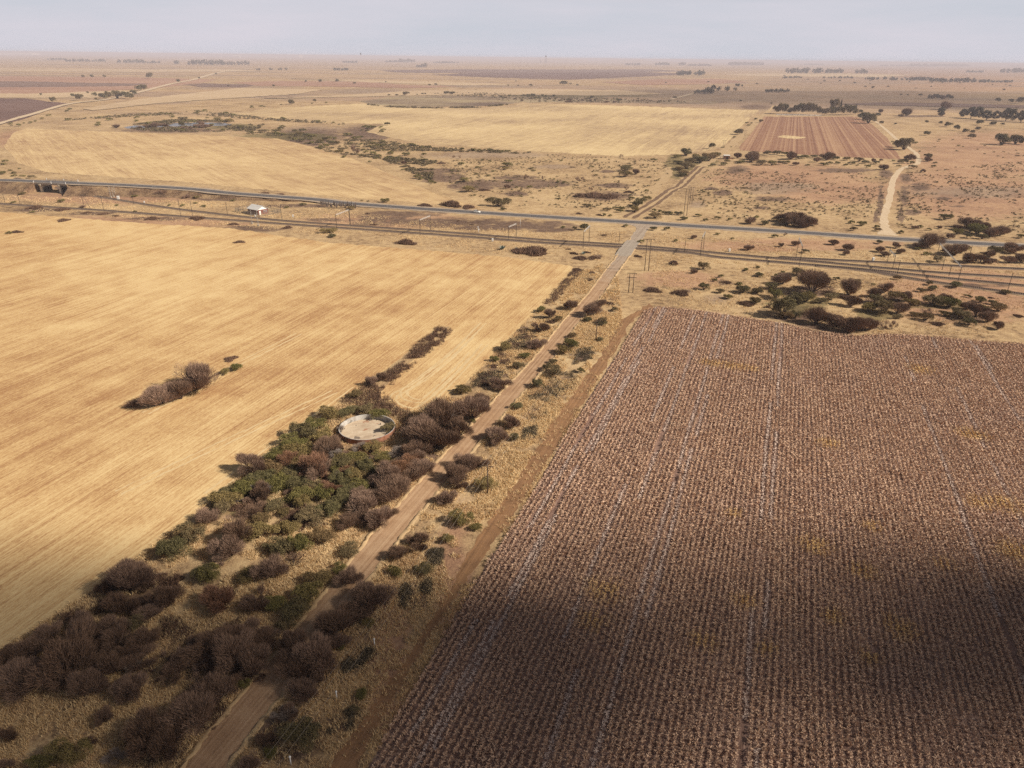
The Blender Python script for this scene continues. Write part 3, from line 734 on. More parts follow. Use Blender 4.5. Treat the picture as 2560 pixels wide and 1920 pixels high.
def plant(kind, u, v, wpx, mode='b', hs=1.0, where=None, hpx=None):
    if mode == 'c':
        p0 = P(u, v); r = wpx / 2 * mpp(p0); p = P(u, v, min(r * KIND[kind][4] * .8, 6)); p[2] = 0
    else:
        p = P(u, v); r = wpx / 2 * mpp(p); p = p + np.array([p[0], p[1], 0]) / np.linalg.norm(p[:2]) * r * .55; p[2] = 0
    k = NOPROTO.integers(0, len(PROTO[kind])); cn, me, sn, st = PROTO[kind][k]
    if kind == 'cyp': hs *= 1.0
    if hpx is not None: hs = hpx * mpp(p) / (max(c.co.z for c in me.vertices[:400:1]) * r + 1e-6)
    hs *= NOPROTO.uniform(.88, 1.12); rz = NOPROTO.uniform(0, 6.28)
    name = KIND[kind][0]; an = NOPROTO.uniform(.78, 1.28) if kind in 'brpgw' else 1.0
    if st and wpx >= 24:
        root = empty(name, p, rz); root.scale = (r * an, r / an, r * hs)
        for nm, m in ((cn, me), (sn, st)):
            c = bpy.data.objects.new(nm, m); COL.objects.link(c); c.parent = root
    else:
        root = bpy.data.objects.new(name, me); COL.objects.link(root)
        root.location = p; root.rotation_euler = (0, 0, rz); root.scale = (r * an, r / an, r * hs)
    root['category'] = KIND[kind][2]; root['group'] = KIND[kind][3]
    PLANTS.append([root, kind, u, v, wpx, where, p])
    return root

def plants(z, kind, mode, items, hs=1.0, where=None):
    k = ZO[z][2] / (1.08 if mode == 'c' else 1.0)
    for it in items:
        u, v = T(z, it[0], it[1]); plant(kind, u, v, it[2] / k, mode, hs, where)

plants('ZC', 'b', 'b', [(545, 455, 275), (345, 532, 225), (450, 500, 190), (1555, 385, 80), (1505, 418, 95)], .9)
plants('ZC', 'b', 'b', [(190, 532, 90)], .6)
plants('ZC', 'g', 'b', [(755, 328, 78), (697, 347, 62), (1415, 482, 88), (2005, 458, 92)])
plants('ZC', 'w', 'b', [(725, 268, 70)])
plants('ZC', 'b', 'c', [(1890, 560, 240), (2060, 540, 190), (1775, 655, 200), (1870, 700, 250), (1740, 760, 180), (1990, 640, 150), (1800, 850, 130)], .95)
plants('ZC', 'b', 'c', [(845, 850, 160), (1260, 745, 150), (1610, 920, 190)])
plants('ZC', 'r', 'c', [(1190, 850, 190), (1670, 860, 175), (1040, 820, 120)])
plants('ZC', 'p', 'c', [(885, 985, 130), (1440, 745, 90), (1650, 780, 110), (1330, 650, 70), (1310, 790, 90)])
plants('ZC', 'g', 'c', [(1270, 560, 130), (1370, 545, 110), (1190, 620, 130), (1130, 660, 140), (1230, 690, 120), (1060, 720, 150), (1150, 760, 130), (980, 780, 140), (1070, 790, 130),
                        (960, 860, 130), (1050, 890, 130), (900, 920, 140), (990, 950, 150), (1110, 950, 140), (820, 950, 130), (740, 980, 130), (1320, 830, 130), (1400, 800, 120), (1330, 920, 130),
                        (1230, 990, 140), (1400, 900, 110), (1500, 750, 120), (1470, 850, 120), (1440, 960, 130), (1560, 800, 100), (1550, 560, 110), (1470, 540, 90), (1600, 640, 80), (1380, 990, 120), (1110, 1010, 130), (680, 1010, 110)], .9)
plants('ZF', 'g', 'c', [(440, 400, 200), (450, 460, 150), (220, 650, 160), (85, 750, 180), (570, 340, 160), (970, 420, 150), (1160, 480, 170), (1040, 520, 190), (860, 500, 90), (790, 455, 140),
                        (1115, 660, 170), (965, 720, 170), (870, 610, 160), (700, 545, 150), (680, 640, 170), (820, 740, 210), (290, 920, 180), (600, 930, 160), (800, 1130, 150), (2080, 545, 150), (1985, 680, 95),
                        (2180, 600, 90), (1825, 890, 130), (1630, 910, 110), (1240, 890, 100), (1110, 960, 170), (1030, 1060, 200), (940, 1180, 180), (1310, 760, 140), (870, 1280, 150), (1280, 400, 150), (640, 290, 130), (760, 300, 150), (900, 300, 130), (1060, 330, 130)], .95)
plants('ZF', 'b', 'c', [(320, 530, 190), (700, 345, 170), (1100, 200, 210), (530, 640, 250), (480, 740, 260), (760, 900, 240), (1620, 350, 250), (1400, 440, 240), (1500, 540, 220), (1330, 540, 170), (1700, 250, 180),
                        (1790, 690, 190), (1640, 780, 150), (1440, 1080, 320), (1230, 1250, 300), (1060, 1500, 340), (640, 1130, 200), (60, 1080, 200), (400, 1400, 340), (610, 1520, 340), (1970, 400, 150), (2050, 240, 190), (2130, 150, 180), (1300, 950, 200), (900, 1420, 160), (1140, 690, 60), (1330, 1180, 200)], .9)
plants('ZF', 'b', 'c', [(620, 475, 190), (900, 350, 100)], .55)
plants('ZF', 's', 'c', [(920, 815, 160), (500, 560, 130), (420, 830, 130), (700, 1040, 160)], .8)
plants('ZF', 'r', 'c', [(400, 1090, 280), (1740, 150, 180), (1180, 330, 150)], .95)
plants('ZE', 'b', 'c', [(860, 390, 330), (1110, 520, 220), (800, 560, 240), (560, 700, 250), (960, 800, 250), (420, 940, 440), (700, 980, 300), (160, 1040, 340), (1600, 760, 260), (1180, 1000, 220), (1550, 900, 340),
                        (1720, 820, 240), (1290, 1290, 380), (1430, 1150, 290), (1000, 1420, 380), (1130, 1500, 300), (700, 1310, 150), (60, 1440, 140), (30, 1640, 120), (590, 1480, 100), (1990, 1000, 280), (1960, 850, 240), (300, 780, 240), (580, 1100, 260), (60, 900, 200), (850, 1130, 240)], .9)
plants('ZE', 'g', 'c', [(1150, 200, 180), (1270, 100, 170), (1400, 370, 150), (460, 1560, 220), (280, 1640, 160), (900, 700, 120), (1000, 600, 110), (1950, 620, 150), (1830, 560, 140), (2080, 400, 120)])
plants('ZE', 'p', 'c', [(880, 950, 180), (1280, 880, 130), (1900, 1300, 160), (780, 1580, 160)], .8)
plants('ZG', 'g', 'c', [(790, 1390, 300), (1280, 1060, 110), (1225, 1180, 85), (1330, 490, 110), (1110, 690, 70), (330, 980, 110), (560, 1520, 130)], 1.0)
plants('ZG', 'b', 'c', [(960, 760, 300), (800, 1030, 260), (1040, 520, 260), (1330, 270, 320), (530, 1420, 180), (690, 1200, 190), (390, 1610, 190), (1080, 640, 200), (900, 930, 170)], .85)
plants('ZD', 'g', 'b', [(1055, 882, 112), (1240, 692, 130), (1390, 577, 180), (1325, 515, 80), (1375, 472, 90), (1470, 392, 150), (1550, 332, 160), (1550, 240, 100), (1630, 552, 80), (1805, 270, 80), (1815, 125, 100), (1690, 97, 90),
                        (1035, 1165, 110), (770, 1625, 210), (1120, 430, 110), (1065, 520, 120), (855, 455, 90), (950, 362, 150), (570, 747, 140), (1430, 82, 75), (735, 905, 60), (660, 1000, 70)])
plants('ZD', 'b', 'b', [(1215, 345, 180), (890, 712, 230), (1280, 192, 190), (1000, 1060, 210), (880, 1190, 250), (690, 1440, 230), (520, 1600, 220)], .9)
plants('ZD', 'w', 'b', [(1100, 185, 90), (760, 660, 120), (1060, 310, 100), (1130, 240, 90)])
plants('ZA', 'b', 'b', [(580, 600, 135), (645, 545, 115), (450, 555, 110), (320, 612, 95), (1250, 320, 50), (1115, 266, 62)], .95)
plants('ZA', 'g', 'b', [(1305, 297, 90), (1310, 427, 78), (1415, 447, 62), (265, 570, 70), (1540, 396, 40), (1420, 347, 45), (1380, 372, 45), (1665, 342, 55), (1580, 305, 35), (1655, 285, 35), (1465, 482, 50), (1645, 516, 80), (1560, 447, 90), (1650, 452, 80), (370, 630, 60), (660, 650, 80), (735, 565, 50), (565, 632, 60)], 1.0)
plants('ZA', 'w', 'b', [(980, 437, 100), (1160, 457, 110), (1575, 522, 90), (1450, 382, 60), (570, 362, 50), (590, 320, 50), (515, 228, 75), (600, 222, 60), (885, 212, 50), (700, 520, 60), (1720, 540, 40), (465, 192, 40)])
plants('ZA', 'b', 'b', [(1245, 98, 48), (1595, 172, 78), (1805, 150, 50), (1895, 142, 62), (2145, 137, 62)])
plants('ZA', 'g', 'b', [(985, 43, 52), (1075, 42, 46), (905, 123, 46), (1765, 90, 45), (1495, 100, 30), (808, 20, 40), (405, 28, 25), (1395, 72, 32), (1130, 115, 36), (1960, 190, 50)])
plants('ZA', 'o', 'b', [(480, 42, 36), (540, 40, 54)], 1.2)
plants('ZA', 's', 'b', [(1830, 82, 36), (1240, 322, 50)], 1.0)
plants('ZA', 'a', 'b', [(537, 198, 50)])
plants('R5', 'a', 'b', [(1018, 632, 74), (1108, 628, 40)])
plants('R5', 'w', 'b', [(1200, 658, 200), (1520, 690, 78), (1605, 690, 70), (400, 592, 120), (1445, 628, 30), (1500, 765, 60), (1480, 658, 50), (1560, 650, 40), (735, 445, 30), (195, 470, 40), (150, 400, 30), (820, 470, 30), (1670, 540, 40)])
plants('ZB', 'b', 'b', [(660, 400, 330)], .75)
plants('ZB', 'b', 'b', [(930, 415, 190), (1205, 382, 140), (1110, 422, 110), (1350, 452, 110), (950, 490, 130), (1290, 542, 130), (690, 625, 210), (830, 645, 170), (960, 685, 250), (1080, 672, 160), (1640, 455, 110), (1790, 512, 120), (1860, 565, 150), (1945, 605, 130), (2020, 657, 100), (450, 330, 150)])
plants('ZB', 's', 'b', [(1250, 652, 90), (1190, 652, 90), (1505, 562, 110), (350, 495, 55)])
plants('ZB', 'g', 'b', [(370, 362, 100), (165, 392, 110), (270, 392, 90), (55, 432, 62), (250, 467, 90), (400, 430, 130), (560, 472, 170), (620, 462, 150), (800, 447, 110), (725, 467, 90), (1130, 467, 130), (1080, 530, 140), (1190, 545, 170), (1290, 577, 72), (1390, 482, 110),
                        (1540, 482, 160), (1660, 502, 160), (1800, 630, 120), (1760, 582, 130), (1630, 557, 90), (1490, 592, 110), (1460, 382, 72), (1540, 372, 80), (1520, 332, 62), (1715, 353, 100), (2080, 397, 82), (1800, 422, 55), (1890, 457, 80), (1975, 472, 70), (2020, 527, 130), (1285, 292, 62), (850, 292, 50), (995, 307, 46), (1115, 332, 36),
                        (455, 247, 46), (410, 272, 50), (285, 267, 62), (270, 205, 36), (190, 224, 42), (135, 328, 42), (560, 262, 120), (700, 290, 120), (1265, 455, 150), (480, 580, 110), (540, 575, 110), (1720, 560, 100), (1900, 520, 90), (1420, 560, 80), (740, 330, 150)], .95)
plants('ZB', 'o', 'b', [(455, 565, 190)], 1.2)
plants('ZB', 'w', 'b', [(195, 478, 90), (45, 315, 60), (2170, 560, 60), (1970, 425, 40), (1580, 620, 90)])
plants('ZB', 'b', 'b', [(930, 82, 100), (918, 112, 62), (1160, 92, 80), (1195, 122, 90), (1280, 62, 80), (1310, 102, 80), (1510, 62, 200), (1440, 67, 82), (1700, 120, 180), (1800, 170, 130), (1890, 172, 130), (1980, 172, 80), (2120, 100, 180), (2190, 170, 150), (2100, 172, 110), (1960, 130, 110), (2050, 85, 60), (825, 38, 70), (1800, 60, 40)], .9)
plants('ZB', 'g', 'b', [(1500, 112, 52), (1620, 92, 42), (1750, 100, 130), (1580, 165, 90), (1160, 30, 60), (1990, 105, 100), (1440, 75, 50)])
plants('R6', 'b', 'b', [(700, 462, 130), (760, 460, 120), (650, 450, 80), (725, 480, 110), (820, 488, 140), (770, 490, 90), (850, 478, 70), (450, 466, 85), (1840, 490, 110), (1900, 500, 130), (1950, 515, 100), (1870, 515, 90), (2050, 545, 120), (1990, 550, 110), (2080, 530, 70), (1780, 505, 70), (1510, 497, 50), (1670, 497, 40), (1850, 625, 40), (1730, 560, 60)], 1.0)
plants('R6', 'g', 'b', [(490, 430, 42), (545, 471, 62), (1170, 477, 62), (1115, 507, 50), (1270, 512, 52), (1940, 562, 62), (1850, 556, 52), (2190, 557, 55), (1780, 532, 70), (1910, 535, 150), (680, 475, 110), (1265, 490, 40), (1700, 440, 80), (1740, 430, 50), (240, 434, 45), (115, 418, 48), (165, 445, 36), (150, 263, 30), (425, 266, 26), (320, 440, 34), (20, 440, 50), (1100, 463, 44), (1420, 525, 46), (1600, 505, 36), (1540, 490, 40)])
plants('R6', 'b', 'b', [(455, 68, 110), (710, 52, 84), (880, 67, 52), (945, 55, 90), (1480, 52, 60), (1450, 50, 40), (1590, 62, 62), (1310, 117, 70), (1560, 132, 42), (740, 88, 50), (1240, 68, 40), (1290, 60, 30)])
plants('R6', 'g', 'b', [(1210, 100, 42), (1110, 80, 42), (1065, 90, 32), (520, 87, 74), (590, 87, 64), (650, 84, 54), (690, 75, 50), (1150, 62, 62), (1190, 77, 52), (1260, 80, 50), (1415, 77, 50), (1440, 74, 50), (1490, 77, 42), (275, 87, 46), (210, 90, 42), (180, 60, 110), (130, 72, 100), (220, 42, 80), (40, 112, 110), (20, 152, 90), (60, 85, 80), (100, 45, 70), (1010, 78, 40), (960, 80, 40), (920, 88, 46), (860, 40, 50), (1000, 52, 60), (1070, 55, 50), (800, 45, 60), (760, 50, 50), (560, 22, 60), (620, 20, 60), (680, 26, 60), (1495, 107, 52), (1405, 95, 30), (300, 70, 50), (390, 75, 50), (820, 90, 30), (1140, 90, 24), (1085, 78, 30), (1370, 62, 26), (1640, 75, 30), (1630, 100, 36)], .9)
plants('R5', 'g', 'b', [(995, 354, 122), (1022, 375, 46), (925, 312, 36), (575, 207, 40), (557, 197, 42), (475, 172, 52), (495, 180, 40), (800, 260, 92), (773, 196, 74), (1195, 235, 42), (1375, 198, 32), (1415, 202, 36), (925, 158, 32), (960, 128, 28), (937, 67, 32), (890, 56, 24), (752, 85, 46), (855, 106, 32), (1050, 95, 62), (1037, 117, 52), (1210, 112, 36), (1225, 125, 26), (1590, 103, 38), (1810, 125, 90), (1835, 95, 32), (1810, 163, 90), (1620, 155, 28), (1848, 307, 42), (1565, 357, 62), (1382, 306, 32), (1690, 382, 52), (1742, 367, 40), (1780, 374, 56), (1770, 390, 50), (1672, 412, 36), (1712, 413, 30), (1850, 353, 32), (1945, 254, 32), (1915, 162, 22), (1962, 168, 28), (2017, 187, 24), (1992, 383, 42), (2030, 388, 32), (2072, 403, 52), (2095, 405, 42), (2150, 407, 56), (2000, 430, 92), (2195, 437, 40), (702, 350, 24), (520, 62, 44), (500, 40, 26), (300, 18, 42), (400, 25, 50), (340, 42, 32), (270, 50, 32), (265, 325, 60), (50, 372, 52), (115, 315, 20), (155, 320, 20), (1410, 488, 32), (1885, 355, 90), (1910, 330, 70), (1870, 385, 80), (1950, 310, 60), (1620, 60, 30), (1395, 60, 24), (1990, 60, 44), (2150, 80, 70), (2160, 120, 70), (2140, 40, 60), (2180, 160, 60), (695, 125, 34), (735, 128, 26), (850, 148, 34), (1350, 180, 24), (1060, 198, 50), (470, 160, 34), (225, 30, 40), (185, 15, 44), (120, 35, 50), (1110, 232, 28), (1840, 285, 30), (815, 285, 22), (840, 282, 22), (165, 66, 28), (205, 45, 34), (380, 118, 30), (415, 80, 24)], .85)
plants('R5', 'w', 'b', [(625, 76, 50), (690, 348, 140), (800, 742 - 380, 90), (1510, 400, 40), (1640, 408, 40), (900, 250, 60), (520, 350, 80), (1470, 100, 30), (1830, 262, 60), (1600, 290, 120), (1700, 300, 120), (1520, 290, 80)])
plants('R5', 'b', 'b', [(385, 82, 40), (1875, 145, 64), (1050, 240, 50), (1510, 292, 50)])
plants('R5', 's', 'b', [(1170, 178, 44), (1277, 178, 40), (1505, 197, 52), (1537, 187, 38), (1590, 252, 38), (1815, 250, 44), (1780, 38, 34), (705, 42, 28), (745, 42, 32), (75, 20, 90)], 1.1)
plants('R4', 'b', 'b', [(535, 360, 44), (1200, 300, 60), (1050, 285, 110), (540, 240, 70)], .7)
plants('R4', 'g', 'b', [(778, 280, 64), (870, 292, 42), (1265, 300, 50), (1310, 355, 42), (1255, 334, 30), (1090, 347, 28), (750, 348, 34), (395, 326, 60), (145, 277, 52), (1950, 345, 48), (1500, 318, 36), (1845, 362, 32), (2115, 525, 90), (2140, 552, 66), (870, 385, 28), (90, 330, 40), (15, 145, 50), (90, 140, 40), (35, 65, 40), (20, 85, 40), (65, 122, 28), (125, 110, 22), (205, 170, 50), (145, 160, 36), (92, 158, 40), (230, 210, 30), (210, 392, 40), (60, 528, 44), (1175, 350, 40), (1680, 280, 30)], .7)
plants('R4', 'w', 'b', [(230, 365, 90), (400, 378, 80), (670, 402, 60), (740, 415, 40), (1500, 470, 60), (1700, 275, 70), (1800, 280, 60), (1900, 318, 50), (1850, 490, 60), (410, 446, 70), (1540, 585, 60), (1270, 435, 90), (980, 435, 80), (560, 395, 50), (110, 520, 60)])
plants('R3', 'o', 'b', [(1440, 708, 110), (1400, 692, 70), (1583, 614, 46), (1775, 582, 46), (1832, 600, 44), (1872, 634, 46), (1720, 560, 52), (1675, 541, 26), (1880, 600, 32), (1915, 581, 36), (1925, 549, 50), (2010, 553, 42), (2065, 676, 96), (2155, 670, 80), (2200, 674, 60), (375, 609, 60), (390, 606, 30), (205, 702, 50), (35, 746, 76), (520, 533, 30), (486, 516, 22), (390, 396, 18), (586, 413, 16), (1590, 768, 56), (1210, 538, 100), (1180, 512, 70), (1240, 530, 50), (1160, 468, 30), (1270, 492, 34), (2075, 548, 26), (1385, 545, 20), (1583, 535, 26), (1240, 312, 22), (2080, 326, 20), (2040, 402, 40), (2125, 405, 36), (2190, 410, 60), (1295, 540, 30)], 1.08)
plants('R3', 'b', 'b', [(955, 766, 76), (465, 772, 100), (370, 762, 70), (705, 767, 66), (1290, 470, 40), (1455, 490, 80), (1420, 498, 40), (1465, 768, 40), (1502, 770, 42), (1680, 490, 50), (1700, 450, 90), (1690, 385, 50), (1625, 378, 40)], 1.0)
plants('R3', 'o', 'b', [(1240, 742 - 480, 24), (1463, 358, 18), (1420, 356, 20), (1545, 360, 28), (1640, 372, 40), (1720, 372, 34), (1745, 374, 24)], .9)
plants('R3', 'g', 'b', [(440, 552, 26), (430, 536, 24), (460, 538, 20), (350, 628, 24), (275, 695, 24), (330, 690, 16), (1637, 690, 18), (1790, 683, 24), (1660, 655, 16), (2080, 722, 18), (2170, 748, 24), (2160, 712, 16), (1515, 668, 36), (1540, 720, 24), (1365, 658, 24)], .8)
# farmstead trees beyond the red field (widths, heights in FT zoom px)
for x, y, w, hh in [(490, 300, 100, 90), (560, 306, 120, 125), (620, 306, 100, 120), (690, 306, 80, 80), (760, 308, 90, 110), (830, 310, 110, 130), (880, 312, 100, 130), (950, 314, 110, 140), (1010, 316, 90, 130), (1070, 318, 80, 100), (1130, 320, 90, 80), (1190, 324, 110, 90), (1260, 322, 110, 100), (1330, 322, 100, 100), (1400, 322, 110, 100), (1470, 320, 120, 125), (1540, 318, 110, 110), (1590, 314, 80, 80), (1665, 290, 50, 40)]:
    o = plant('o', *T('FT', x, y), w / 5.53, 'b', 1.0, 'farm'); o.scale.z = hh / 5.53 * mpp(o.location) / 1.12
o = plant('o', *T('FT', 1290, 270), 145 / 5.53, 'b', 1.0, 'farm'); o.scale.z = 145 / 5.53 * mpp(o.location) / 1.12
for x, y, w, hh in [(1380, 270, 40, 155), (1592, 300, 30, 130)]:
    o = plant('cyp', *T('FT', x, y), w / 5.53, 'b', 1.0, 'farm'); o.scale.z = hh / 5.53 * mpp(o.location) / 6.0
for x, y, w, hh in [(1820, 502, 56, 58), (1868, 506, 66, 74), (1915, 510, 60, 78), (1968, 516, 66, 62), (2030, 518, 60, 62), (2092, 522, 66, 82), (2130, 528, 56, 84), (2190, 530, 66, 74), (2240, 532, 60, 70), (1672, 490, 50, 56)]:
    o = plant('gum', *T('R3', x, y), w / 2.572, 'b', 1.0, 'gums'); o.scale.z = hh / 2.572 * mpp(o.location) / 2.75
# trees far to the left
plants('R1', 'o', 'b', [(515, 390, 56), (343, 405, 42), (665, 382, 56), (700, 380, 60), (755, 377, 62), (810, 378, 60), (835, 380, 50), (860, 355, 44), (895, 327, 44), (930, 326, 50), (612, 363, 36), (468, 367, 26), (1146, 274, 28), (265, 358, 18), (565, 346, 18), (1873, 417, 42), (2023, 400, 26), (620, 390, 24), (672, 243, 22), (592, 243, 24), (535, 243, 24), (1170, 560, 46), (1760, 300, 18), (1470, 300, 16), (1968, 274, 18), (2060, 276, 26), (2168, 272, 26), (1280, 250, 18), (1390, 222, 14)], 1.25)
o = plant('o', *T('R1', 966, 248), 45 / 2.572, 'b', 1.5)
plants('R1', 'b', 'b', [(748, 566, 66), (1000, 566, 90), (1060, 562, 70), (1300, 566, 80), (1260, 560, 50), (1345, 560, 50), (950, 568, 70), (900, 570, 40), (1220, 572, 40), (1180, 575, 50)], .55)
plants('R1', 'b', 'b', [(1300, 556, 50), (1285, 540, 40)], 1.0)
plants('R2', 'o', 'b', [(550, 294, 22), (270, 272, 14), (68, 282, 20), (850, 320, 10), (1106, 267, 12), (1500, 296, 20), (1455, 286, 22), (1410, 290, 50), (1200, 298, 30), (1120, 296, 14), (1055, 295, 16), (590, 292, 24), (665, 350, 44), (700, 352, 40), (505, 350, 18), (522, 350, 18), (1040, 378, 24), (1155, 360, 20), (1185, 364, 30), (1215, 366, 36), (1275, 362, 24), (1300, 366, 22), (1350, 367, 26), (1012, 370, 24), (1595, 380, 34), (1778, 394, 28), (1890, 384, 18), (2128, 376, 26), (880, 360, 22), (400, 360, 50), (340, 358, 20), (290, 358, 20), (470, 354, 14), (1700, 250, 10), (2070, 278, 14)], .85)

def scatter(kind, n, z, poly, wz, mode='b', hs=.85, seed=1, mind=0.0):
    rng = np.random.default_rng(seed); pl = np.array(TP(z, poly)); lo, hi = pl.min(0), pl.max(0); got = []; k = ZO[z][2]
    tries = 0
    while len(got) < n and tries < n * 60:
        tries += 1
        q = lo + rng.random(2) * (hi - lo)
        if not inpoly(q[None], pl)[0]: continue
        if mind and any(abs(q[0] - g[0]) < mind and abs(q[1] - g[1]) < mind * .5 for g in got): continue
        got.append(q); plant(kind, q[0], q[1], rng.uniform(*wz) / k, mode, hs)
scatter('g', 26, 'R1', [(350, 545), (700, 560), (1100, 590), (1600, 610), (1560, 560), (1700, 545), (1500, 500), (1000, 480), (600, 505)], (22, 52), seed=2)
scatter('g', 34, 'R1', [(1560, 600), (1850, 635), (2212, 760), (2212, 640), (1800, 560), (1650, 560)], (24, 60), seed=3)
scatter('g', 16, 'R1', [(400, 520), (800, 478), (1300, 455), (1700, 500), (2212, 530), (2212, 548), (1600, 512), (1200, 480), (800, 500)], (18, 44), seed=4)
scatter('g', 18, 'R2', [(0, 540), (300, 550), (250, 600), (60, 650), (0, 640)], (22, 50), seed=5)
scatter('g', 22, 'R2', [(0, 655), (250, 660), (560, 690), (1200, 720), (1180, 730), (500, 705), (0, 680)], (20, 44), seed=6)
scatter('g', 18, 'R2', [(0, 690), (260, 690), (560, 740), (520, 772), (0, 772)], (22, 46), seed=7)
scatter('g', 20, 'R2', [(900, 355), (1400, 365), (1800, 385), (1760, 405), (1200, 395), (1000, 372)], (14, 34), seed=8)
scatter('b', 18, 'R2', [(1000, 375), (1750, 392), (1740, 410), (1150, 400)], (14, 30), seed=9)
scatter('g', 10, 'R1', [(0, 560), (300, 480), (500, 440), (520, 450), (320, 500), (60, 590)], (16, 40), seed=10)
scatter('g', 12, 'R1', [(1580, 430), (1900, 410), (2130, 400), (2130, 406), (1900, 418), (1590, 440)], (12, 24), seed=12)
scatter('o', 26, 'R3', [(0, 280), (700, 300), (1500, 330), (2212, 300), (2212, 250), (1200, 240), (500, 230), (0, 240)], (10, 20), seed=13)
scatter('g', 14, 'R3', [(1650, 620), (2212, 690), (2212, 770), (1700, 740)], (10, 20), seed=14)
scatter('s', 8, 'ZF', [(300, 1250), (800, 1250), (700, 1659), (0, 1659), (0, 1350)], (110, 200), 'c', seed=15)
scatter('g', 30, 'ZF', [(400, 420), (600, 250), (820, 60), (1100, 20), (1500, 20), (1650, 150), (1350, 330), (1250, 420), (1000, 400), (800, 380), (600, 400)], (80, 140), 'c', seed=16, mind=14)
scatter('b', 14, 'ZF', [(450, 420), (820, 80), (1400, 40), (1500, 200), (1250, 420), (800, 420)], (70, 130), 'c', .8, seed=29, mind=18)
scatter('p', 8, 'ZF', [(450, 420), (820, 80), (1400, 40), (1500, 200), (1250, 420), (800, 420)], (60, 100), 'c', .8, seed=30, mind=18)
scatter('r', 12, 'ZF', [(600, 280), (820, 100), (1100, 20), (1500, 60), (1550, 200), (1250, 380), (900, 360)], (90, 140), 'c', .7, seed=17, mind=20)
scatter('b', 12, 'ZE', [(0, 950), (400, 640), (900, 330), (1150, 560), (1050, 900), (800, 1150), (0, 1180)], (130, 230), 'c', seed=18)
scatter('b', 7, 'ZE', [(1250, 800), (1600, 620), (1780, 760), (1650, 980), (1350, 1150)], (150, 240), 'c', .8, seed=33)
scatter('b', 6, 'ZE', [(60, 950), (400, 700), (900, 700), (1000, 900), (700, 1150), (100, 1150)], (170, 260), 'c', .8, seed=34)
scatter('s', 8, 'ZE', [(900, 1500), (1150, 1150), (1400, 760), (1600, 620), (1750, 800), (1650, 1000), (1300, 1500), (1100, 1659)], (120, 220), 'c', seed=19)
scatter('w', 26, 'ZF', [(350, 480), (600, 300), (1100, 100), (1500, 100), (1400, 450), (1150, 640), (700, 640)], (90, 170), 'c', seed=23)
scatter('w', 26, 'ZE', [(0, 1000), (400, 660), (900, 360), (1700, 500), (1900, 700), (1300, 1500), (900, 1500), (1150, 1100), (800, 1180), (0, 1200)], (120, 220), 'c', seed=24)
scatter('b', 8, 'ZC', [(1650, 560), (1900, 500), (2120, 480), (2080, 620), (1900, 800), (1750, 900), (1600, 760)], (110, 170), 'c', seed=27)
scatter('b', 8, 'ZF', [(1250, 420), (1650, 150), (1850, 180), (1700, 400), (1550, 600), (1280, 600)], (130, 190), 'c', seed=28)
scatter('w', 30, 'ZD', [(1000, 250), (1250, 30), (1400, 60), (1200, 250), (900, 560), (700, 680), (600, 700), (800, 480)], (50, 100), seed=20)
# leafless saplings standing in a row below the tar road
for x in np.linspace(2062, 2290, 26):
    o = plant('t', *T('R4', x + R_.normal(0, 3), 352 + (x - 2060) * .07 + R_.normal(0, 4)), 18 / 2.572, 'b', 1.25, 'saplings'); o.scale.z *= R_.uniform(.7, 1.1)

# ------------------------------------------------------------------ past 300 green shrubs: the smallest ones become one object
gs = sorted([r for r in PLANTS if r[1] == 'g'], key=lambda r: -r[4])[290:]
_q = np.random.default_rng(77); low = [proto_leafy(s, n=260, h=1.05, k=7, size=.24)[0] for s in (141, 142, 143)]; VV, FF, TT, nn0 = [], [], [], 0
for r in gs:
    o = r[0]; cr = low[_q.integers(0, 3)]; mw = np.array(Matrix.LocRotScale(o.location, o.rotation_euler, o.scale)); v_ = cr[1] @ mw[:3, :3].T + mw[:3, 3]
    VV.append(v_); FF.append(cr[2] + nn0); TT.append(np.clip(cr[3] * .7 + .3 * _q.random(), 0, 1)); nn0 += len(v_)
    for c_ in list(o.children): bpy.data.objects.remove(c_)
    bpy.data.objects.remove(o)
gone = set(id(r) for r in gs); PLANTS = [r for r in PLANTS if id(r) not in gone]
tag(build('small_scrub', np.concatenate(VV), np.concatenate(FF), M['leaf'], tint=np.concatenate(TT)), 'countless small green shrubs dotted over the veld', 'scrub', kind='stuff')

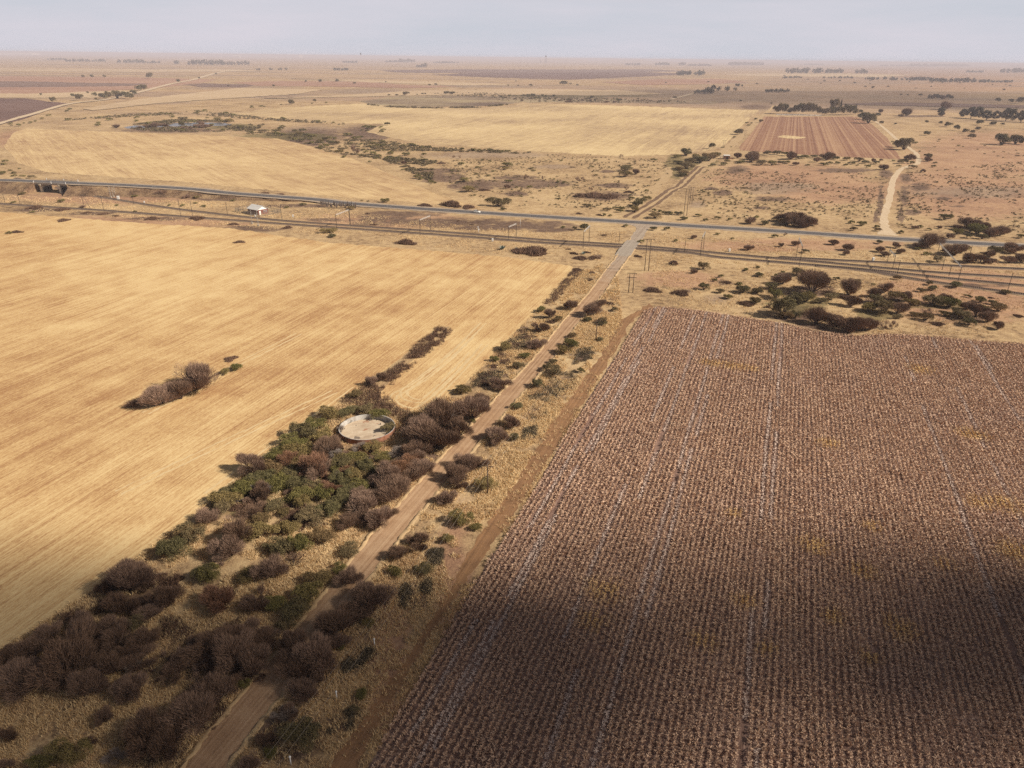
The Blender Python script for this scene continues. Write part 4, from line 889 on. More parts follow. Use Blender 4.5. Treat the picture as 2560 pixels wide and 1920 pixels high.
# ------------------------------------------------------------------ labels of the plants: kind, size and the nearest landmark
LM = [((915, 1072), 'round concrete tank'), ((1219, 1235), 'nearest T-shaped pole'), ((1489, 851), 'headland pole'), ((1577, 731), 'short twin pole'), ((1615, 676), 'tall twin pole'),
      ((1574, 619), 'railway level crossing'), ((1612, 560), 'tar road junction'), ((640, 537), 'white-roofed hut'), ((130, 470), 'road bridge'), ((1196, 530), 'white car'), ((1820, 390), 'ruined brick house'),
      ((2100, 330), 'red ploughed field'), ((2220, 560), 'white gravel road'), ((1720, 535), 'pair of twin poles'), ((500, 312), 'pond'), ((1100, 250), 'grey marsh'), ((500, 930), 'middle of the straw field'),
      ((1010, 860), 'brown weed strip'), ((2300, 790), 'maize field corner'), ((1930, 780), 'maize field top edge'), ((2030, 300), 'farmstead'), ((2500, 300), 'row of gum trees'), ((2450, 660), 'right-hand tracks'),
      ((1400, 470), 'burnt veld patch'), ((850, 500), 'bare saplings'), ((1058, 586), 'middle track portal'), ((300, 235), 'distant dirt road'), ((100, 1750), 'bottom left corner'), ((560, 1840), 'foot of the dirt road'), ((880, 1640), 'white marker posts'),
      ((330, 1560), 'dark thicket left'), ((620, 1430), 'thicket clearing'), ((900, 1330), 'dirt road bend'), ((480, 1400), 'straw field edge'), ((1420, 830), 'dirt road upper stretch'), ((1150, 1000), 'dirt road middle stretch'), ((1480, 720), 'lone bush over the road'),
      ((800, 320), 'pale field scrub strip'), ((1250, 385), 'golden field front edge'), ((1700, 470), 'farm track'), ((2000, 420), 'red field hedge'), ((2200, 180), 'far right plain'), ((1400, 200), 'far middle plain'), ((700, 220), 'far left plain')]
from collections import defaultdict
byl = defaultdict(list)
ms = np.array([a[0] for a in LM], float)
for rec in PLANTS:
    o, kind, u, v, w, where, p = rec
    if where == 'farm': lab = KIND[kind][1] + ' in the farmstead belt'
    elif where == 'gums': lab = KIND[kind][1] + ' in the row at the right edge'
    elif where == 'saplings': lab = KIND[kind][1] + ' in the cluster by the tar road'
    else:
        d = ms - (u, v); i = int(np.argmin(d[:, 0] ** 2 + (1.6 * d[:, 1]) ** 2)); (mu, mv), nm = LM[i]
        dx, dy = u - mu, (v - mv) * 1.6
        pr = ('right of' if dx > 0 else 'left of') if abs(dx) > abs(dy) else ('in front of' if dy > 0 else 'behind')
        if 'corner' in nm or 'edge' in nm or 'middle' in nm or 'foot' in nm or 'plain' in nm or 'thicket' in nm or 'stretch' in nm: pr = 'near'
        m = w * mpp(p); sz = 'small' if m < 3.2 else ('large' if m > 8 else 'mid-sized')
        lab = f'{sz} {KIND[kind][1]} {pr} the {nm}'
    byl[(lab, kind)].append(rec)
ORD = ['leftmost', 'second from left', 'third from left', 'fourth from left', 'fifth from left', 'sixth from left', 'seventh from left', 'eighth from left', 'ninth from left']
for (lab, kind), rs in byl.items():
    if len(rs) == 1: rs[0][0]['label'] = lab
    elif len(rs) <= 9:
        for i, r in enumerate(sorted(rs, key=lambda r: r[2])):
            r[0]['label'] = lab + ', ' + ('rightmost' if i == len(rs) - 1 and i > 0 else ORD[i])
    else:
        for r in rs: r[0]['label'] = lab; r[0]['group'] = lab.split(' ', 1)[1][:60] if False else lab
# ------------------------------------------------------------------ built things: materials
M['creosote'] = plain('creosoted_pole', (0.115, 0.078, 0.055), 0.9, 0.3, 1.5)
M['steel_dark'] = plain('dark_steel', (0.085, 0.068, 0.06), 0.6, 0.25, 1.0)
M['steel_pale'] = plain('galvanised_steel', (0.55, 0.53, 0.5), 0.5, 0.12, 1.0, 0.4)
M['rail'] = plain('rail_steel', (0.16, 0.12, 0.10), 0.35, 0.2, 1.0, 0.5, 0.6)
M['sleeper'] = plain('concrete_sleeper', (0.17, 0.125, 0.10), 0.9, 0.25, 1.0)
M['wire'] = plain('wire', (0.30, 0.26, 0.22), 0.5, 0.1)
M['white'] = plain('white_paint', (0.78, 0.77, 0.74), 0.6, 0.06, 3.0)
M['roof_white'] = plain('white_sheet_roof', (0.76, 0.73, 0.68), 0.5, 0.08, 0.8)
M['concrete'] = plain('concrete', (0.40, 0.355, 0.29), 0.9, 0.2, 0.7)
M['pier_shade'] = plain('shaded_pier_concrete', (0.11, 0.095, 0.08), 0.9, 0.3, 0.7)  # shade under the deck put into the colour of the pier walls
M['pier_lit'] = plain('lit_pier_concrete', (0.7, 0.63, 0.5), 0.9, 0.12, 0.7)  # paler concrete: light on the pier fronts put into the colour
M['concrete_dark'] = plain('stained_concrete', (0.22, 0.185, 0.15), 0.9, 0.3, 0.7)
M['steel_beam'] = plain('pale_weathered_steel', (0.42, 0.39, 0.36), 0.6, 0.15, 1.0)
M['steel_grey'] = plain('weathered_steel', (0.34, 0.31, 0.28), 0.6, 0.15, 1.0)
M['insul'] = plain('insulator', (0.30, 0.2, 0.14), 0.3, 0.1)
M['glass'] = plain('window_glass', (0.03, 0.035, 0.04), 0.1, 0.1, 1, 0.5)
M['tyre'] = plain('tyre_rubber', (0.02, 0.02, 0.02), 0.9, 0.1)
M['lamp_red'] = plain('red_lens', (0.35, 0.03, 0.02), 0.3, 0.1)
def brick(name, a, b):
    t = NT(name, 0.9, 0.15)
    bt = t.n.new('ShaderNodeTexBrick'); bt.inputs['Scale'].default_value = 4.0
    bt.inputs['Color1'].default_value = (*a, 1); bt.inputs['Color2'].default_value = (*b, 1); bt.inputs['Mortar'].default_value = (0.3, 0.25, 0.2, 1)
    m = t.n.new('ShaderNodeTexCoord'); r = t.n.new('ShaderNodeVectorRotate'); r.rotation_type = 'X_AXIS'; r.inputs['Angle'].default_value = 1.5708
    t.link(m.outputs['Object'], r.inputs['Vector']); t.link(r.outputs[0], bt.inputs['Vector'])
    n = t.noise(t.pos, 1.2, 4, 0.6); c = t.mix(t.math('MULTIPLY', n, 0.5), bt.outputs[0], tuple(q * .5 for q in a)); t.color(c); return t.m
M['brick_red'] = brick('red_brick', (0.22, 0.07, 0.05), (0.17, 0.055, 0.042))
M['brick_pink'] = brick('weathered_brick', (0.46, 0.29, 0.21), (0.40, 0.235, 0.17))

def rot(rz):
    c, s = math.cos(rz), math.sin(rz); return np.array([[c, -s, 0], [s, c, 0], [0, 0, 1]])

# ------------------------------------------------------------------ round reservoir
def tank():
    c = P(917.5, 1066.5, 1.3); c[2] = 0; R, hh, th = 6.5, 1.3, 0.22
    root = empty('water_tank', c); tag(root, 'round open concrete reservoir, empty and stained, in the green thicket', 'reservoir')
    k = 96; V = []; Fs = []
    for r, z in ((R, 0), (R, hh - .02), (R - .02, hh), (R - th + .02, hh), (R - th, hh - .02), (R - th, 0.1)):
        V += [(r * math.cos(2 * math.pi * i / k), r * math.sin(2 * math.pi * i / k), z) for i in range(k)]
    for a in range(5):
        for i in range(k): j = (i + 1) % k; Fs.append([a * k + i, a * k + j, (a + 1) * k + j, (a + 1) * k + i])
    t = NT('tank_plaster', 0.85, 0.2)
    n1 = t.noise(t.mapping(t.pos, 0, (1.1, 1.1, 0.25)), 1.0, 4, 0.6); n2 = t.noise(t.pos, 0.35, 3, 0.6)
    g = t.ramp(n1, [(0.3, (0.30, 0.27, 0.245)), (0.6, (0.50, 0.48, 0.45))])
    br = t.ramp(n1, [(0.3, (0.22, 0.09, 0.05)), (0.7, (0.36, 0.18, 0.115))])
    sx = t.n.new('ShaderNodeVectorMath'); sx.operation = 'DOT_PRODUCT'      # outer face is bare brick, inside and rim plastered
    tc = t.n.new('ShaderNodeTexCoord'); t.link(tc.outputs['Object'], sx.inputs[0]); t.link(tc.outputs['Normal'], sx.inputs[1])
    c2 = t.mix(t.step(sx.outputs['Value'], 4.0, 5.0), g, br)
    c2 = t.mix(t.math('MULTIPLY', t.step(n2, .52, .62), .7), c2, (0.11, 0.10, 0.085)); t.color(c2)
    build('wall', V, Fs, t.m, root)
    t = NT('tank_floor', 0.9, 0.2)
    n1 = t.noise(t.pos, 0.22, 5, 0.6, 0.6); n2 = t.noise(t.mapping(t.pos, 0.5, (0.5, 1.2, 1)), 0.5, 4, 0.6); n3 = t.noise(t.pos, 1.5, 3, .6)
    c3 = t.ramp(t.wsum([(n2, .9), (n3, .4)]), [(0.3, (0.40, 0.30, 0.21)), (0.55, (0.53, 0.42, 0.30)), (0.8, (0.62, 0.53, 0.41))])
    c3 = t.mix(t.step(t.wsum([(n1, 1), (n3, .12)]), 0.585, 0.605), c3, (0.20, 0.155, 0.12))
    c3 = t.mix(t.step(t.noise(t.mapping(t.pos, 0, (1, 1, 1), (31, 7, 0)), .18, 4, .6), .6, .64), c3, (0.37, 0.20, 0.125)); t.color(c3)
    V = [(0, 0, .11)] + [((R - th) * math.cos(2 * math.pi * i / k), (R - th) * math.sin(2 * math.pi * i / k), .11) for i in range(k)]
    build('floor', V, [[0, 1 + i, 1 + (i + 1) % k] for i in range(k)], t.m, root)
    MB().tube([(2.5, 3.3, .1), (2.5, 3.3, .5)], .12, 8).build('outlet_pipe', M['steel_dark'], root)
tank()

# ------------------------------------------------------------------ poles
def hof(p, vtop):
    lo, hi = 0.5, 60
    for _ in range(40):
        m = (lo + hi) / 2
        if proj(np.array([p[0], p[1], m]))[1] > vtop: lo = m
        else: hi = m
    return (lo + hi) / 2
WIRES = []
def tpole(u, v, h, label, az, p=None):
    p = P(u, v) if p is None else p
    root = empty('power_pole', p, az); tag(root, label, 'power pole', 'single wooden power poles')
    MB().tube([(0, 0, 0), (0, 0, h * .5), (0, 0, h)], [.14, .125, .1], 10).build('pole', M['creosote'], root, True)
    MB().box((0, 0.13, h - .35), (2.3, .12, .14)).build('crossarm', M['creosote'], root)
    for x in (-1.0, 0.0, 1.0):
        z = h - .28 if x else h
        MB().tube([(x, .13 if x else 0, z), (x, .13 if x else 0, z + .1), (x, .13 if x else 0, z + .2)], [.05, .075, .03], 8).build('insulator', M['insul'], root)
    for s in (-1, 1):
        MB().tube([(s * .75, .13, h - .35), (0, .1, h - 1.0)], .02, 5).build('brace', M['steel_dark'], root)
    r = rot(az)
    return [p + r @ np.array([x, .13 if x else 0, (h - .08) if x else h + .2]) for x in (-1.0, 0.0, 1.0)]
def hpole(bases, vtop, bars, arm, label, name='twin_pole'):
    a, b = P(*bases[0]), P(*bases[1]); c = (a + b) / 2; d = b - a; w = np.linalg.norm(d[:2]); az = math.atan2(d[1], d[0])
    w = max(w, 1.6); h = hof(c, vtop)
    root = empty(name, c, az); tag(root, label, 'power pole', 'twin-post wooden power poles')
    for s in (-1, 1): MB().tube([(s * w / 2, 0, 0), (s * w / 2, 0, h)], [.16, .12], 10).build('post', M['creosote'], root, True)
    for q in bars: MB().box((0, .16, h - q), (w + arm * 2, .14, .18)).build('crossarm', M['creosote'], root)
    for x in (-w / 2 - arm + .2, 0, w / 2 + arm - .2): MB().tube([(x, .16, h - .3), (x, .16, h - .75)], [.06, .07], 8).build('insulator', M['insul'], root)
    r = rot(az); return [c + r @ np.array([x, .16, h - .75]) for x in (-w / 2 - arm + .2, 0, w / 2 + arm - .2)]
p1 = P(*T('ZD', 790, 1640)); p2 = P(*T('ZD', 1766, 257)); p0 = p1 + (p1 - p2) * 1.0
az = math.atan2((p2 - p1)[1], (p2 - p1)[0]) - math.pi / 2
h1 = hof(p1, T('ZD', 790, 1378)[1]); h2 = hof(p2, T('ZD', 1766, 68)[1])
w1 = tpole(0, 0, h1, 'nearer single T-shaped pole beside a green bush right of the dirt road', az, p1)
w2 = tpole(0, 0, h2, 'farther single T-shaped pole by the top of the maize headland', az, p2)
w0 = [q + (p0 - p1) for q in w1]
wS = hpole([T('X', 815, 982), T('X', 857, 985)], T('X', 844, 778)[1], (0.1, 1.7), 1.0, 'short twin wooden pole with two crossbars beside the dirt road')
wB = hpole([T('X', 986, 752), T('X', 1024, 753)], T('X', 1035, 414)[1], (0.15,), 1.6, 'tall twin wooden pole with one crossbar right of the dirt road, near the level crossing')
wF = hpole([T('X', 1401, 164), T('X', 1431, 166)], T('R6', 41, 236)[1], (0.15,), 1.6, 'twin wooden pole standing in the veld beyond the tar road')
wF2 = hpole([T('R6', 62, 335), T('R6', 76, 333)], T('R6', 72, 226)[1], (0.15,), 1.4, 'smaller twin wooden pole just behind the one beyond the tar road')
wF3 = hpole([T('R3', 278, 690), T('R3', 284, 690)], T('R3', 281, 645)[1], (0.15,), 1.2, 'distant twin pole beside the farm track above the ruined house')
wF4 = hpole([T('R3', 415, 620), T('R3', 420, 620)], T('R3', 417, 580)[1], (0.15,), 1.2, 'distant twin pole at the left corner of the red ploughed field')
def span(a, b, r, label, group, sag=.02, name='power_line'):
    L = np.linalg.norm(b - a); pts = []
    for i in range(17):
        t = i / 16; q = a + (b - a) * t; q = q - np.array([0, 0, 4 * sag * L * t * (1 - t)]); pts.append(q)
    c = pts[0].copy(); mb = MB().tube([q - c for q in pts], r, 4)
    o = mb.build(name, M['wire']); o.location = c; tag(o, label, 'power line', group); return o
for a, b, nm in ((w0, w1, 'from the nearer T-shaped pole towards the bottom of the picture'), (w1, w2, 'between the two T-shaped poles'), (w2, wS, 'from the farther T-shaped pole to the short twin pole')):
    for i in range(3): span(a[i], b[i], .011, f'{("left", "middle", "right")[i]} thin wire {nm}', 'wires along the dirt road')
for a, b, nm in ((wB, wF, 'from the tall twin pole across the tar road'), (wF, wF3, 'from the veld twin pole to the distant one')):
    for i in range(3): span(a[i], b[i], .012, f'{("left", "middle", "right")[i]} high wire {nm}', 'high wires over the tar road')

def marker(u, v, label, h=1.25):
    p = P(u, v); root = empty('marker_post', p); tag(root, label, 'marker post', 'white marker posts')
    MB().tube([(0, 0, 0), (0, 0, h)], .07, 10).build('post', M['white'], root, True)
    MB().tube([(0, 0, h), (0, 0, h + .08), (0, 0, h + .22), (0, 0, h + .3)], [.1, .15, .13, .04], 12).build('cap', M['white'], root, True)
marker(*T('ZG', 1380, 682), 'white round-topped marker post farthest up the right verge')
marker(*T('ZG', 1082, 1100), 'white round-topped marker post in the middle of the right verge')
marker(*T('ZG', 720, 1620), 'white round-topped marker post nearest the bottom edge', 1.3)

# ------------------------------------------------------------------ railway
TRACKS = [('back track running out from under the road bridge to the right edge', [(40, 446), (132, 467), (175, 480), (272, 496), (428, 521), (661, 548), (860, 563.5), (1132, 582.5), (1365, 601), (1560, 613), (1720, 626), (1800, 634), (1937, 646), (2075, 658), (2315, 680), (2560, 695.5), (2900, 718)]),
          ('front main track along the near side of the railway', [(-260, 487), (0, 510), (233, 525), (466, 542.5), (661, 557), (860, 571), (1132, 590), (1365, 608), (1560, 619.5), (1720, 632.5), (1800, 644), (1937, 655.5), (2157, 674), (2350, 694.5), (2560, 715), (2900, 748)]),
          ('upper side track nearest the bushes at the right', [(1950, 643.5), (2075, 650.5), (2315, 662), (2560, 673.5), (2900, 689)]),
          ('lowest side track branching off at the right edge', [(2040, 665), (2161, 677), (2315, 703), (2560, 737), (2900, 785)])]
def offset(c, d, z):
    n = normals2d(c); q = c.copy(); q[:, :2] += n * d; q[:, 2] = z; return q
tcurves = []
for k, (lab, px) in enumerate(TRACKS):
    c = resample(smooth_line([P(u, v) for u, v in px], 8), 2.2); tcurves.append(c)
    z0 = 0.05 + 0.012 * k
    ribbon('track_bed', c, 4.2, z0, M['track_dirt'], 0.45)
    n = normals2d(c); V = []
    for d, z in ((1.75, 0.0), (1.2, 0.24), (-1.2, 0.24), (-1.75, 0.0)):
        q = c.copy(); q[:, :2] += n * (d + R_.normal(0, .05, len(c)))[:, None]; q[:, 2] = z0 + z; V.append(q)
    m = len(c); i = np.arange(m - 1)
    Fs = np.concatenate([np.stack([a * m + i, (a + 1) * m + i, (a + 1) * m + i + 1, a * m + i + 1], 1) for a in range(3)])
    tag(build('ballast', np.concatenate(V), Fs, M['ballast']), kind='structure')
    root = empty('railway_track', (c[m // 2][0], c[m // 2][1], 0)); off = np.array(root.location); tag(root, lab, 'railway track', 'railway tracks')
    cs = resample(c, .72); ns = normals2d(cs); mb = MB()
    cs = cs[(proj(cs)[0] > -120) & (proj(cs)[0] < 2700)] if True else cs
    ns = normals2d(cs)
    for q, nn in zip(cs[::1], ns[::1]):
        if (abs(q[0] - P(1574, 618)[0]) < 4.5): continue
        mb.box((q[0] - off[0], q[1] - off[1], z0 + .30), (2.1, .25, .16), math.atan2(nn[1], nn[0]))
    o = mb.build('sleepers', M['sleeper'], root); o['kind'] = 'stuff'
    for d in (-.55, .55):
        q = offset(c, d, z0 + .44) - off; MB().tube(list(q), .065, 4).build('rail', M['rail'], root)
# level crossing deck
cr = smooth_line([P(u, v) for u, v in [(1556, 640), (1566, 627), (1576, 614), (1586, 601)]], 6)
cr2 = cr.copy(); tt = np.linspace(0, 1, len(cr)); cr2[:, 2] = .06 + .5 * np.minimum(1, np.minimum(tt / .2, (1 - tt) / .2))
M['cross'] = dirt_mat('crossing_slab', (0.40, 0.34, 0.275), (0.27, 0.22, 0.175), ROWA)
ribbon('level_crossing', cr2, 6.8, 0.0, M['cross'], .15)

def portal(a, b, vt, label, beam_pale=True):
    A, B = P(*a), P(*b); c = (A + B) / 2; d = B - A; w = np.linalg.norm(d[:2]); az = math.atan2(d[1], d[0]); h = 8.4 if vt is None else hof(A, vt)
    root = empty('catenary_portal', c, az); tag(root, label, 'rail portal', 'overhead line portals')
    for s in (-1, 1):
        mb = MB()
        mb.tube([(s * w / 2, -.16, 0), (s * w / 2, -.1, h + .3)], .055, 5).tube([(s * w / 2, .16, 0), (s * w / 2, .1, h + .3)], .055, 5)
        for i in range(9): z = h * i / 9; mb.tube([(s * w / 2, -.14 if i % 2 else .14, z), (s * w / 2, .14 if i % 2 else -.14, z + h / 9)], .03, 4)
        mb.build('post', M['steel_dark'], root)
    mb = MB()
    for y, z in ((-.2, h - .1), (.2, h - .1), (0, h + .32)): mb.tube([(-w / 2, y, z), (w / 2, y, z)], .05, 5)
    m = max(4, int(w / .9))
    for i in range(m):
        x0, x1 = -w / 2 + w * i / m, -w / 2 + w * (i + 1) / m
        mb.tube([(x0, -.2, h - .1), (x1, 0, h + .32)], .035, 4).tube([(x0, .2, h - .1), (x1, 0, h + .32)], .035, 4).tube([(x0, -.2, h - .1), (x1, .2, h - .1)], .03, 4)
    mb.build('beam', M['steel_beam'] if beam_pale else M['steel_dark'], root)
    for f in (-.2, .22):
        MB().tube([(w * f, 0, h - .1), (w * f, 0, h - 1.3)], .04, 5).tube([(w * f - .3, 0, h - .4), (w * f - .3, 0, h - 1.2)], .05, 6).build('hanger', M['steel_dark'], root)
PORT = [('R5', (490, 537), (557, 508), 438, 'second portal from the left above the double track'), ('R5', (1058, 572), (1107, 550), 482, 'middle portal, third from the left, above the double track'),
        ('R5', (1537, 617), (1575, 577), 512, 'portal left of the level crossing, beside two upright evergreen shrubs'), ('R4', (2167, 505), (2250, 470), 405, 'leftmost portal with a pale beam, below the bare saplings'),
        ('R6', (130, 668), (148, 630), 548, 'portal right of the level crossing seen end-on'), ('R6', (766, 738), (745, 680), 605, 'portal between the two single round bushes right of the crossing'),
        ('R6', (1365, 757), (1330, 716), 668, 'narrow portal left of the long-beamed one'), ('ZB', (1725, 322), (1572, 140), 198, 'long-beamed portal at the right edge spanning all the tracks')]
for z, a, b, vt, lab in PORT: portal(T(z, *a), T(z, *b), T(z, 0, vt)[1], lab)
def mast(u, v, vt, label, bracket=1):
    p = P(u, v); h = hof(p, vt); root = empty('catenary_mast', p, -.15); tag(root, label, 'rail mast', 'single overhead line masts')
    mb = MB().tube([(-.1, 0, 0), (-.07, 0, h)], .05, 5).tube([(.1, 0, 0), (.07, 0, h)], .05, 5)
    for i in range(10): mb.tube([(-.1, 0, h * i / 10), (.1, 0, h * (i + 1) / 10)], .025, 4)
    mb.build('post', M['steel_dark'], root)
    if bracket: MB().tube([(0, 0, h - .8), (0, bracket * 2.4, h - .5)], .04, 5).tube([(0, 0, h - 1.9), (0, bracket * 2.2, h - .6)], .03, 5).build('bracket', M['steel_dark'], root)
for z, x, y, t_, lab, br in [('R4', 32, 326, 268, 'mast nearest the left edge', -1), ('R4', 128, 332, 278, 'second mast from the left edge, below the bridge', -1), ('R4', 538, 340, 278, 'mast standing beside a small bare bush', -1), ('R4', 667, 374, 280, 'mast right of the slanting stay below the white cabinet', -1),
                         ('R4', 860, 335, 270, 'thin mast right of the white cabinet', 0), ('R4', 1163, 412, 300, 'left one of two masts left of the hut', -1), ('R4', 1239, 414, 312, 'right one of two masts left of the hut', -1), ('R4', 1462, 398, 322, 'mast just left of the hut fence', 0), ('R4', 1814, 440, 338, 'mast right of the white-roofed hut', -1),
                         ('X', 712, 470, 352, 'thin mast left of the level crossing', 0), ('X', 1408, 560, 420, 'thin mast right of the tall twin pole', 0), ('ZB', 1285, 265, 145, 'mast left of the narrow portal gap', -1), ('ZB', 1615, 220, 90, 'inner mast under the long beam', 0), ('ZB', 1665, 262, 188, 'short mast under the long beam', 0), ('ZB', 2092, 370, 238, 'lone mast near the right edge, below the tracks', -1), ('ZB', 1810, 135, 40, 'mast among the bushes north of the tracks', 0), ('R5', 42, 470, 370, 'mast beside the leftmost portal', -1)]:
    mast(*T(z, x, y), T(z, 0, t_)[1], 'dark lattice rail ' + lab, br)
# slanting stay near the left
pa, pb = P(*T('R4', 580, 362)), P(*T('R4', 548, 362)); pb[2] = 8
o = MB().tube([(0, 0, 0), pb - pa], .09, 6).build('stay_pole', M['steel_dark']); o.location = pa; tag(o, 'slanting dark stay leaning on the mast beside a small bare bush', 'stay')
# pale lattice signal masts
def sigmast(u, v, vt, label):
    p = P(u, v); h = hof(p, vt); root = empty('signal_mast', p); tag(root, label, 'signal mast', 'pale lattice signal masts')
    mb = MB()
    for x, y in ((-.3, -.3), (.3, -.3), (.3, .3), (-.3, .3)): mb.tube([(x * .7, y * .7, 0), (x * .45, y * .45, h)], .028, 4)
    for i in range(12):
        z0, z1 = h * i / 12, h * (i + 1) / 12; s = -1 if i % 2 else 1
        mb.tube([(-.2 * s, -.18, z0), (.2 * s, -.18, z1)], .016, 4).tube([(-.2 * s, .18, z0), (.2 * s, .18, z1)], .016, 4)
    mb.build('lattice', M['steel_grey'], root)
    MB().box((0, 0, .35), (.8, .8, .7)).build('base', M['concrete'], root)
    MB().tube([(-1.0, 0, h * .6), (1.6, 0, h * .66)], .05, 5).build('arm', M['steel_grey'], root)
sigmast(*T('K', 890, 880), T('K', 0, 480)[1], 'pale lattice mast in front of the hut, left one of the pair')
sigmast(*T('K', 1062, 940), T('K', 0, 490)[1], 'pale lattice mast in front of the hut, right one of the pair')
for x, y, t_, lab in [(1850, 545, 290, 'left one of the group of three'), (1905, 530, 330, 'middle one of the group of three'), (1945, 510, 310, 'right one of the group of three')]:
    sigmast(*T('BR', x, y), T('BR', 0, t_)[1], f'pale lattice mast beside the white cabinet, {lab}')
# cabinets and small trackside boxes
def cabinet(u, v, s, label, lean=0):
    p = P(u, v); root = empty('relay_cabinet', p, .3); tag(root, label, 'cabinet', 'white trackside cabinets')
    MB().box((0, 0, .12 * s), (1.25 * s, .95 * s, .24 * s)).build('plinth', M['concrete'], root)
    MB().box((0, 0, 1.0 * s), (1.1 * s, .8 * s, 1.5 * s)).build('body', M['white'], root)
    MB().box((0, 0, 1.81 * s), (1.25 * s, .95 * s, .12 * s), 0, .8).build('roof', M['white'], root)
    MB().box((0, -.41 * s, 1.0 * s), (.9 * s, .04, 1.3 * s)).build('door', M['steel_pale'], root)
cabinet(*T('BR', 2010, 592), 1.2, 'large white cabinet beside the pale lattice masts below the embankment')
cabinet(*T('R4', 928, 328), .6, 'small white box on the straw left of the two masts')
cabinet(*T('K', 980, 690), .6, 'white box leaning in front of the hut')
cabinet(*T('K', 2020, 695), .7, 'tiny white box at the end of the path right of the hut')
cabinet(*T('X', 1885, 550), .75, 'grey-white box beside the tracks, left of a round bare bush')
cabinet(*T('ZB', 1112, 152), .8, 'white box by the upper side track at the right')
cabinet(*T('R5', 955, 575), .75, 'white box on the near side of the double track')
cabinet(*T('ZB', 2130, 60), .9, 'small pale box among the bushes at the far right')
p = P(*T('R5', 866, 520)); root = empty('signal_post', p); tag(root, 'white leaning signal post beyond the double track', 'signal')
h = hof(p, T('R5', 0, 480)[1]); MB().tube([(0, 0, 0), (-.25, 0, h)], .13, 8).build('post', M['white'], root, True); MB().box((-.3, 0, h - .4), (.5, .3, 1.1)).build('head', M['white'], root); MB().box((.15, 0, h * .55), (.5, .1, .5), .3).build('plate', M['white'], root)
p = P(*T('R5', 1133, 488)); root = empty('lamp_post', p); tag(root, 'thin pale post behind the middle portal', 'post'); h = hof(p, T('R5', 0, 430)[1])
MB().tube([(0, 0, 0), (0, 0, h)], [.12, .07], 8).build('pole', M['steel_pale'], root, True); MB().tube([(0, 0, h), (.9, 0, h + .1)], .05, 6).build('arm', M['steel_pale'], root)
# contact wires
for k, c in enumerate(tcurves[:2]):
    q = offset(c, 0, 6.4); q = q[::6]; o0 = q[0].copy()
    o = MB().tube(list(q - o0), .018, 4).build('contact_wire', M['wire']); o.location = o0; tag(o, ('overhead wire above the back track', 'overhead wire above the front main track')[k], 'overhead wire', 'overhead wires')

